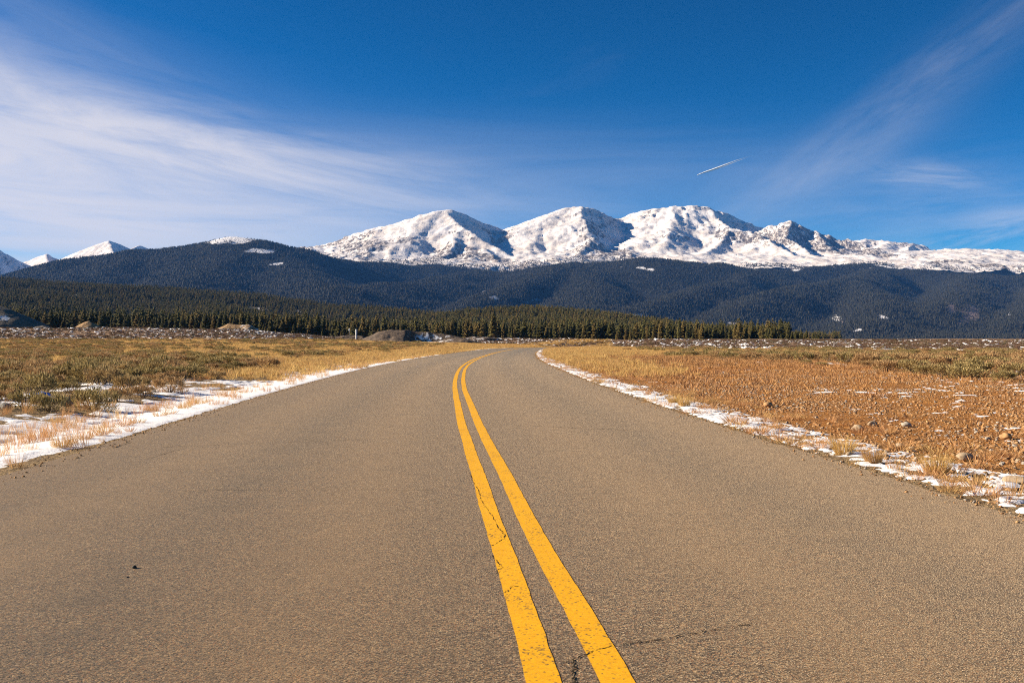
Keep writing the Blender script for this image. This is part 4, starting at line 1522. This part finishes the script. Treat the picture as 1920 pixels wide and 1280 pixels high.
m_grey = heap('grey_spoil', (.135, .110, .090), (.21, .175, .14), .62, .9)
m_tan = heap('tan_spoil', (.26, .16, .085), (.38, .25, .14), .62, .9)
m_dark = heap('dark_spoil', (.085, .066, .056), (.19, .14, .105), .55, .75)


def u2x(u, Y):
    return (u - 960) / F * Y


# big grey heap cut by the left edge of the picture
add_heap('gravel_mound', 'big smooth grey gravel mound at the left edge behind the bank', (u2x(-24, 320), 320, 21, 17,
         lambda X, Y: 9.3 * np.clip(1.06 - np.sqrt((X * 1.02) ** 2 + (Y * 1.1) ** 2 + .03), 0, 1) ** .92, m_grey,
         lambda X, Y: .9 * np.exp(-((X - .45) / .10) ** 2 - ((Y + .45) / .16) ** 2) + .1, .12, 5))
add_heap('gravel_mound', 'small brown gravel mound lit on top, before the left wood edge', (u2x(163, 300), 300, 5.4, 4.5,
         lambda X, Y: 2.9 * np.clip(1.05 - np.sqrt((X * 1.15 - .1) ** 2 + (Y * 1.1) ** 2 + .02), 0, 1) ** .8, m_tan, lambda X, Y: X * 0 + .15, .15, 15))
add_heap('gravel_mound', 'low snow flecked mound touching the big grey mound', (u2x(80, 310), 310, 4.5, 3.5,
         lambda X, Y: 1.5 * np.clip(1.0 - np.sqrt(X ** 2 + Y ** 2), 0, 1), m_grey, lambda X, Y: X * 0 + .55, .2, 18))
add_heap('gravel_mound', 'tan and grey double mound on the end of the left bank', (u2x(446, 252), 252, 7.4, 4.5,
         lambda X, Y: 1.7 * np.clip(1.05 - np.sqrt(((X + .30) * 1.8) ** 2 + (Y * 1.1) ** 2), 0, 1) ** 1.1 + 1.6 * np.clip(1.0 - np.sqrt(((X - .34) * 1.7) ** 2 + (Y * 1.1) ** 2), 0, 1) ** 1.1, m_tan,
         lambda X, Y: .25 + .38 * sstep(X, -.05, .2), .15, 25))


def big_prof(X, Y):
    crest = np.interp(X, [-1, -.82, -.66, -.5, -.2, .1, .35, .62, .8, 1], [0, .9, 2.0, 2.35, 2.5, 2.35, 1.95, 1.2, .6, 0])
    body = crest * np.clip(1.12 - np.abs(Y + .12 * np.sin(X * 5)) ** 1.5, 0, 1)
    scoop = 2.3 * np.exp(-((X - .12) / .32) ** 2) * sstep(-Y, -.05, .22)
    return np.maximum(body - scoop * sstep(X, -.26, -.16), .15 * body)


add_heap('spoil_mound', 'long dark gravel mound with a snowy hollow, beside the road bend', (u2x(792, 214), 214, 13.8, 7.5, big_prof, m_dark,
         lambda X, Y: .12 + .50 * np.exp(-((X - .10) / .30) ** 2) * sstep(-Y, -.25, .1) + .25 * np.exp(-((X - .45) / .25) ** 2), .28, 35, 90))
add_heap('spoil_mound', 'low snow streaked spoil ridge between the long dark mound and the road', (u2x(885, 236), 236, 8.0, 3.0,
         lambda X, Y: 1.2 * np.clip(1 - np.sqrt(X ** 2 + Y ** 2), 0, 1) ** .7, m_dark, lambda X, Y: X * 0 + .5, .3, 45))
add_heap('spoil_mound', 'low dark rubble ridge around the white pipe post', (u2x(662, 224), 224, 6.5, 2.4,
         lambda X, Y: 1.1 * np.clip(1 - np.sqrt(X ** 2 + Y ** 2), 0, 1) ** .7, m_dark, lambda X, Y: X * 0 + .35, .35, 55))


# ------------------------------------------------------------------ posts
def lathe(prof, sides=16):
    n = len(prof)
    V = []; Fq = []
    for r_, z_ in prof:
        for k in range(sides):
            V.append((r_ * math.cos(2 * math.pi * k / sides), r_ * math.sin(2 * math.pi * k / sides), z_))
    for i in range(n - 1):
        for k in range(sides):
            p0 = i * sides + k; p1 = i * sides + (k + 1) % sides
            Fq.append((p0, p1, p1 + sides, p0 + sides))
    return np.array(V), np.array(Fq)


def post(u, Y, label, parts, name='marker_post', cat='post', lift=0.0):
    X = u2x(u, Y)
    e = link(name, None, label=label, category=cat)
    e.location = (X, Y, float(ground_z(np.array([X]), np.array([Y]))[0]) + lift)
    for nm, prof, m_ in parts:
        link(nm, make_mesh(nm, *lathe(prof), m_), e)


post(668, 222, 'short white pipe post standing left of the long dark mound',
     [('pipe', [(.0, -.3), (.185, -.3), (.185, 1.95), (.17, 1.98)], M['white']), ('cap', [(.20, 1.90), (.20, 2.0), (.16, 2.06), (0, 2.07)], M['white']), ('collar', [(.185, .7), (.22, .7), (.22, .82), (.185, .82)], M['steel'])], 'pipe_post', 'post', .3)
post(655, 224, 'tiny pale marker left of the white pipe post', [('stake', [(0, -.3), (.035, -.3), (.035, 1.75), (0, 1.76)], M['steel']), ('head', [(0, 1.6), (.12, 1.62), (.13, 2.1), (.10, 2.16), (0, 2.17)], M['white'])], 'marker_post', 'post', .3)
post(1234, 232, 'thin bare pole on the bank before the right pine row', [('pole', [(0, -.3), (.06, -.3), (.05, 1.45), (0, 1.47)], M['pale']), ('tip', [(.052, 1.40), (.062, 1.42), (.05, 1.52), (0, 1.53)], M['steel'])], 'thin_pole', 'pole')


# ------------------------------------------------------------------ stones one can point to
def add_stone(u, v, size, material, label, name='stone', seed=1, zoff=.0, flat_=.65, on_road=False):
    if on_road:
        Y = EYE * F / (v - 640); X = (u - 960) / F * Y; z0 = -.01
    else:
        X, Y = ground_at(u, v)
        z0 = float(ground_z(np.array([X]), np.array([Y]))[0])
    me = make_mesh(name, *stone_mesh(seed, 3 if size > .1 else 2, flat_, .22), material, True)
    o = link(name, me, label=label, category='stone')
    o.location = (X, Y, z0 + size * flat_ * .28 + zoff); o.scale = (size, size, size); o.rotation_euler = (0, 0, seed * 1.7)
    return o


add_stone(124, 761, .24, M['greystone'], 'rounded dark grey stone on the snow, larger of two left of the road', seed=11, zoff=.03, flat_=.75)
add_stone(12, 770, .17, M['greystone'], 'small dark stone in the snow at the left edge of the picture', seed=12, zoff=.03, flat_=.8)
add_stone(252, 1062, .023, M['blackstone'], 'tiny black pebble lying alone on the asphalt of the left lane', 'pebble', seed=13, zoff=.004, flat_=.8, on_road=True)
add_stone(239, 1079, .012, M['blackstone'], 'speck of dark grit just below the black pebble on asphalt', 'pebble', seed=14, zoff=.002, on_road=True)
add_stone(1808, 864, .13, M['pale'], 'biggest pale rounded stone on the ruddy gravel at right', seed=15, zoff=.02)
add_stone(1686, 841, .085, M['pale'], 'pale tan stone on the ruddy gravel, just above the snow strip', seed=16, zoff=.02)
add_stone(1712, 843, .08, M['pale'], 'flat pale stone right of the pale tan stone', seed=17, zoff=.01, flat_=.4)
add_stone(1609, 808, .14, M['pale'], 'half buried pale stone in the upper ruddy gravel', seed=18, zoff=.01)
add_stone(1636, 799, .12, M['pale'], 'pale stone farther up the ruddy gravel, right of the half buried one', seed=19, zoff=.01)
add_stone(1905, 906, .17, M['pale'], 'flat tan stone at the right edge of the picture', seed=20, zoff=.01, flat_=.4)
add_stone(1886, 823, .12, M['stone'], 'reddish brown stone high on the gravel near the right edge', seed=21, zoff=.01)
add_stone(1700, 800, .11, M['stone'], 'reddish stone in the middle of the ruddy gravel', seed=22, zoff=.01)
add_stone(1440, 763, .16, M['stone'], 'brown stone where the ruddy gravel meets the tan weeds', seed=23, zoff=.01)
add_stone(1592, 858, .05, M['pale'], 'small pale stone in the roadside snow strip at right', seed=24, zoff=.03)

# blue lump on the snow, left
X, Y = ground_at(74, 751)
v, f = stone_mesh(31, 3, .42, .5)
v[:, 2] += .10 * np.sin(v[:, 0] * 9) * np.cos(v[:, 1] * 7)
o = link('blue_lump', make_mesh('blue_lump', v, f, M['blue'], True), label='small crumpled bright blue lump on the snow between sagebrush', category='litter')
o.location = (X, Y, float(ground_z(np.array([X]), np.array([Y]))[0]) + .09); o.scale = (.27, .22, .25)

# ------------------------------------------------------------------ grass tufts one can point to
GOLD_T = [(1582, 852, .34, 'plump golden tuft, topmost of three by the right asphalt edge'), (1637, 868, .30, 'plump golden tuft, middle of three by the right asphalt edge'),
          (1756, 888, .34, 'tall golden tuft, lowest of three by the right asphalt edge'), (1283, 762, .36, 'round golden tuft beside the right asphalt edge, halfway along'),
          (1263, 756, .34, 'pale golden tuft just left of the round golden one')]
for k, (u, v, sz, lab) in enumerate(GOLD_T):
    X, Y = ground_at(u, v)
    o = link('grass_tuft', TUFT_G[k % 4], label=lab, category='grass tuft')
    o.location = (X, Y, float(ground_z(np.array([X]), np.array([Y]))[0]) + .01); o.rotation_euler = (0, 0, k * 2.1); o.scale = (sz * 2.3, sz * 2.3, sz * 2.3)
rust = [(38, 838, .42), (48, 832, .36), (75, 832, .45), (88, 824, .4), (100, 822, .40), (118, 812, .42), (132, 808, .38), (152, 796, .30), (228, 788, .36), (258, 782, .32), (285, 774, .26), (300, 768, .30), (322, 762, .32), (355, 752, .34),
        (348, 770, .3), (205, 806, .30), (95, 800, .28), (60, 806, .26), (335, 738, .50), (345, 736, .45), (155, 770, .40), (180, 774, .40), (5, 838, .4), (415, 745, .32), (400, 740, .3), (440, 736, .3)]
for k, (u, v, sz) in enumerate(rust):
    X, Y = ground_at(u, v)
    o = link('grass_tuft', TUFT_R[k % 4], category='grass tuft', group='russet stalks in the roadside snow')
    wh = 'at the left picture edge' if u < 65 else 'below the rounded grey stone' if u < 140 else 'below the upright sagebrush' if u < 240 else 'in front of the long dark sagebrush' if u < 310 else 'by the big rounded sagebrush'
    o['label'] = ('tall' if sz > .37 else 'short') + ' sparse russet stalks in the snow ' + wh
    o['group'] = ('tall' if sz > .37 else 'short') + ' russet stalks ' + wh
    o.location = (X, Y, float(ground_z(np.array([X]), np.array([Y]))[0]) + .02); o.rotation_euler = (0, 0, k * 2.1); o.scale = (sz * 2.1, sz * 2.1, sz * 2.1)
low = [(130, 836, .3), (118, 842, .3), (196, 815, .34), (190, 820, .3), (235, 802, .28), (256, 797, .30), (300, 784, .30), (318, 780, .28), (345, 768, .34), (378, 760, .30), (430, 746, .34), (455, 738, .30), (245, 812, .2), (160, 828, .22)]
for k, (u, v, sz) in enumerate(low):
    X, Y = ground_at(u, v)
    o = link('grass_tuft', TUFT_L[k % 3], category='grass tuft', group='low russet tufts by the left asphalt edge')
    wh = 'nearest the camera' if u < 180 else 'below the upright sagebrush' if u < 280 else 'farther along the road'
    o['label'] = 'low russet tuft bent over snow by the left asphalt edge, ' + wh
    o['group'] = 'low russet tufts by the left asphalt edge, ' + wh
    o.location = (X, Y, float(ground_z(np.array([X]), np.array([Y]))[0]) + .03); o.rotation_euler = (0, 0, k * 1.3); o.scale = (sz * 3, sz * 3, sz * 3)
right = [(1540, 842, .22), (1600, 876, .2), (1690, 884, .26), (1672, 880, .24), (1720, 900, .2), (1780, 918, .24), (1820, 926, .26), (1880, 945, .3), (1900, 930, .3), (1840, 905, .22), (1500, 822, .22), (1460, 806, .2), (1415, 790, .2), (1380, 786, .2), (1340, 770, .22), (1215, 742, .3), (1180, 735, .3), (1150, 728, .32), (1120, 716, .34), (1095, 708, .34)]
for k, (u, v, sz) in enumerate(right):
    X, Y = ground_at(u, v)
    o = link('grass_tuft', TUFT_R[k % 4], category='grass tuft', group='thin tufts along the right asphalt edge')
    wh = 'toward the bend' if u < 1250 else 'just above the plump ones' if u < 1530 else 'among the three plump golden tufts' if u < 1765 else 'below the lowest plump golden tuft'
    o['label'] = 'thin tan tuft along the right asphalt edge, ' + wh
    o['group'] = 'thin tan tufts by the right asphalt edge, ' + wh
    o.location = (X, Y, float(ground_z(np.array([X]), np.array([Y]))[0]) + .01); o.rotation_euler = (0, 0, k * 1.9); o.scale = (sz * 2.2, sz * 2.2, sz * 1.6)

# thin dead stalks standing in the snow of the left ditch
q = 46 + 75 * rng.uniform(0, 1, 1500) ** 1.7
tt = rng.uniform(.15, 4.2, len(q))
X0 = np.interp(q, CL_S, CL[:, 0]); Y0 = np.interp(q, CL_S, CL[:, 1]); NXq = np.interp(q, CL_S, CL_N[:, 0]); NYq = np.interp(q, CL_S, CL_N[:, 1])
oq = -(LEFT_W + tt)
x = X0 + NXq * oq; y = Y0 + NYq * oq
kp = fbm(x * 1.1, y * .8, 3, 811) > .02
x, y, oq = x[kp], y[kp], oq[kp]; n = len(x)
s = rng.uniform(.25, .75, n)
scatter('dead_stalks', 'thin russet stalks standing in the ditch snow left of the road', np.stack([x, y, ground_z(x, y, oq)], 1), upright(n, .15), np.stack([s, s, s], 1), rng.integers(0, 4, n), TUFT_R)

q = 46 + 95 * rng.uniform(0, 1, 1300) ** 1.7
tt = rng.uniform(.02, 1.9, len(q))
X0 = np.interp(q, CL_S, CL[:, 0]); Y0 = np.interp(q, CL_S, CL[:, 1]); NXq = np.interp(q, CL_S, CL_N[:, 0]); NYq = np.interp(q, CL_S, CL_N[:, 1])
oq = right_w(Y0) + tt
x = X0 + NXq * oq; y = Y0 + NYq * oq
kp = fbm(x * 1.3, y * .9, 3, 821) > -.05
x, y, oq = x[kp], y[kp], oq[kp]; n = len(x)
s = rng.uniform(.3, 1.1, n)
scatter('verge_grass', 'short dead grass along the right asphalt edge', np.stack([x, y, ground_z(x, y, oq)], 1), upright(n, .2), np.stack([s * 1.2, s * 1.2, s * .8], 1), rng.integers(0, 3, n), TUFT_L)

# ------------------------------------------------------------------ contrail, far beyond the haze
def contrail():
    Y = 52000.0
    P = [np.array(pix(u, v, Y)) for u, v in ((1307, 328.5), (1320, 323.5), (1340, 317), (1360, 309.5), (1380, 302), (1398, 296), (1412, 291))]
    rad = [14, 36, 48, 50, 46, 34, 12]
    v, f = tubes([(np.array(P), rad)], 8)
    def bld(t, pos, b):
        n = t.noise(pos, .004, 4., .6)
        sx = t.n('ShaderNodeSeparateXYZ', {0: pos}).outputs[0]
        fade = t.ramp(sx, u2x(1320, Y), u2x(1408, Y), 1.0, .03)
        t.t.links.new(t.m('MULTIPLY', fade, t.ramp(n, .2, .6, .6, 1.0)), b.inputs['Alpha'])
        b.inputs['Base Color'].default_value = (.95, .95, .95, 1)
        return None
    link('contrail', make_mesh('contrail', v, f, mat('ice_trail', bld, 1., 0.), True), label='thin white aircraft contrail in the blue sky above the mountains', category='contrail')


contrail()

# ------------------------------------------------------------------ haze: blue mountain air round camera and land
def haze():
    x0, x1, y0, y1, z0, z1 = -15000, 15000, -200, 17000, -900, 1560
    V = np.array([(x0, y0, z0), (x1, y0, z0), (x1, y1, z0), (x0, y1, z0), (x0, y0, z1), (x1, y0, z1), (x1, y1, z1), (x0, y1, z1)])
    Fq = np.array([(0, 3, 2, 1), (4, 5, 6, 7), (0, 1, 5, 4), (1, 2, 6, 5), (2, 3, 7, 6), (3, 0, 4, 7)])
    m = bpy.data.materials.new('mountain_air')
    m.use_nodes = True
    t = NT(m.node_tree)
    vol = t.n('ShaderNodeVolumePrincipled', {'Color': (.11, .36, 1.0, 1.0), 'Density': 1.75e-5, 'Anisotropy': 0.0})
    t.n('ShaderNodeOutputMaterial', {'Volume': vol.outputs[0]})
    link('haze', make_mesh('haze', V, Fq, m), kind='stuff')


haze()
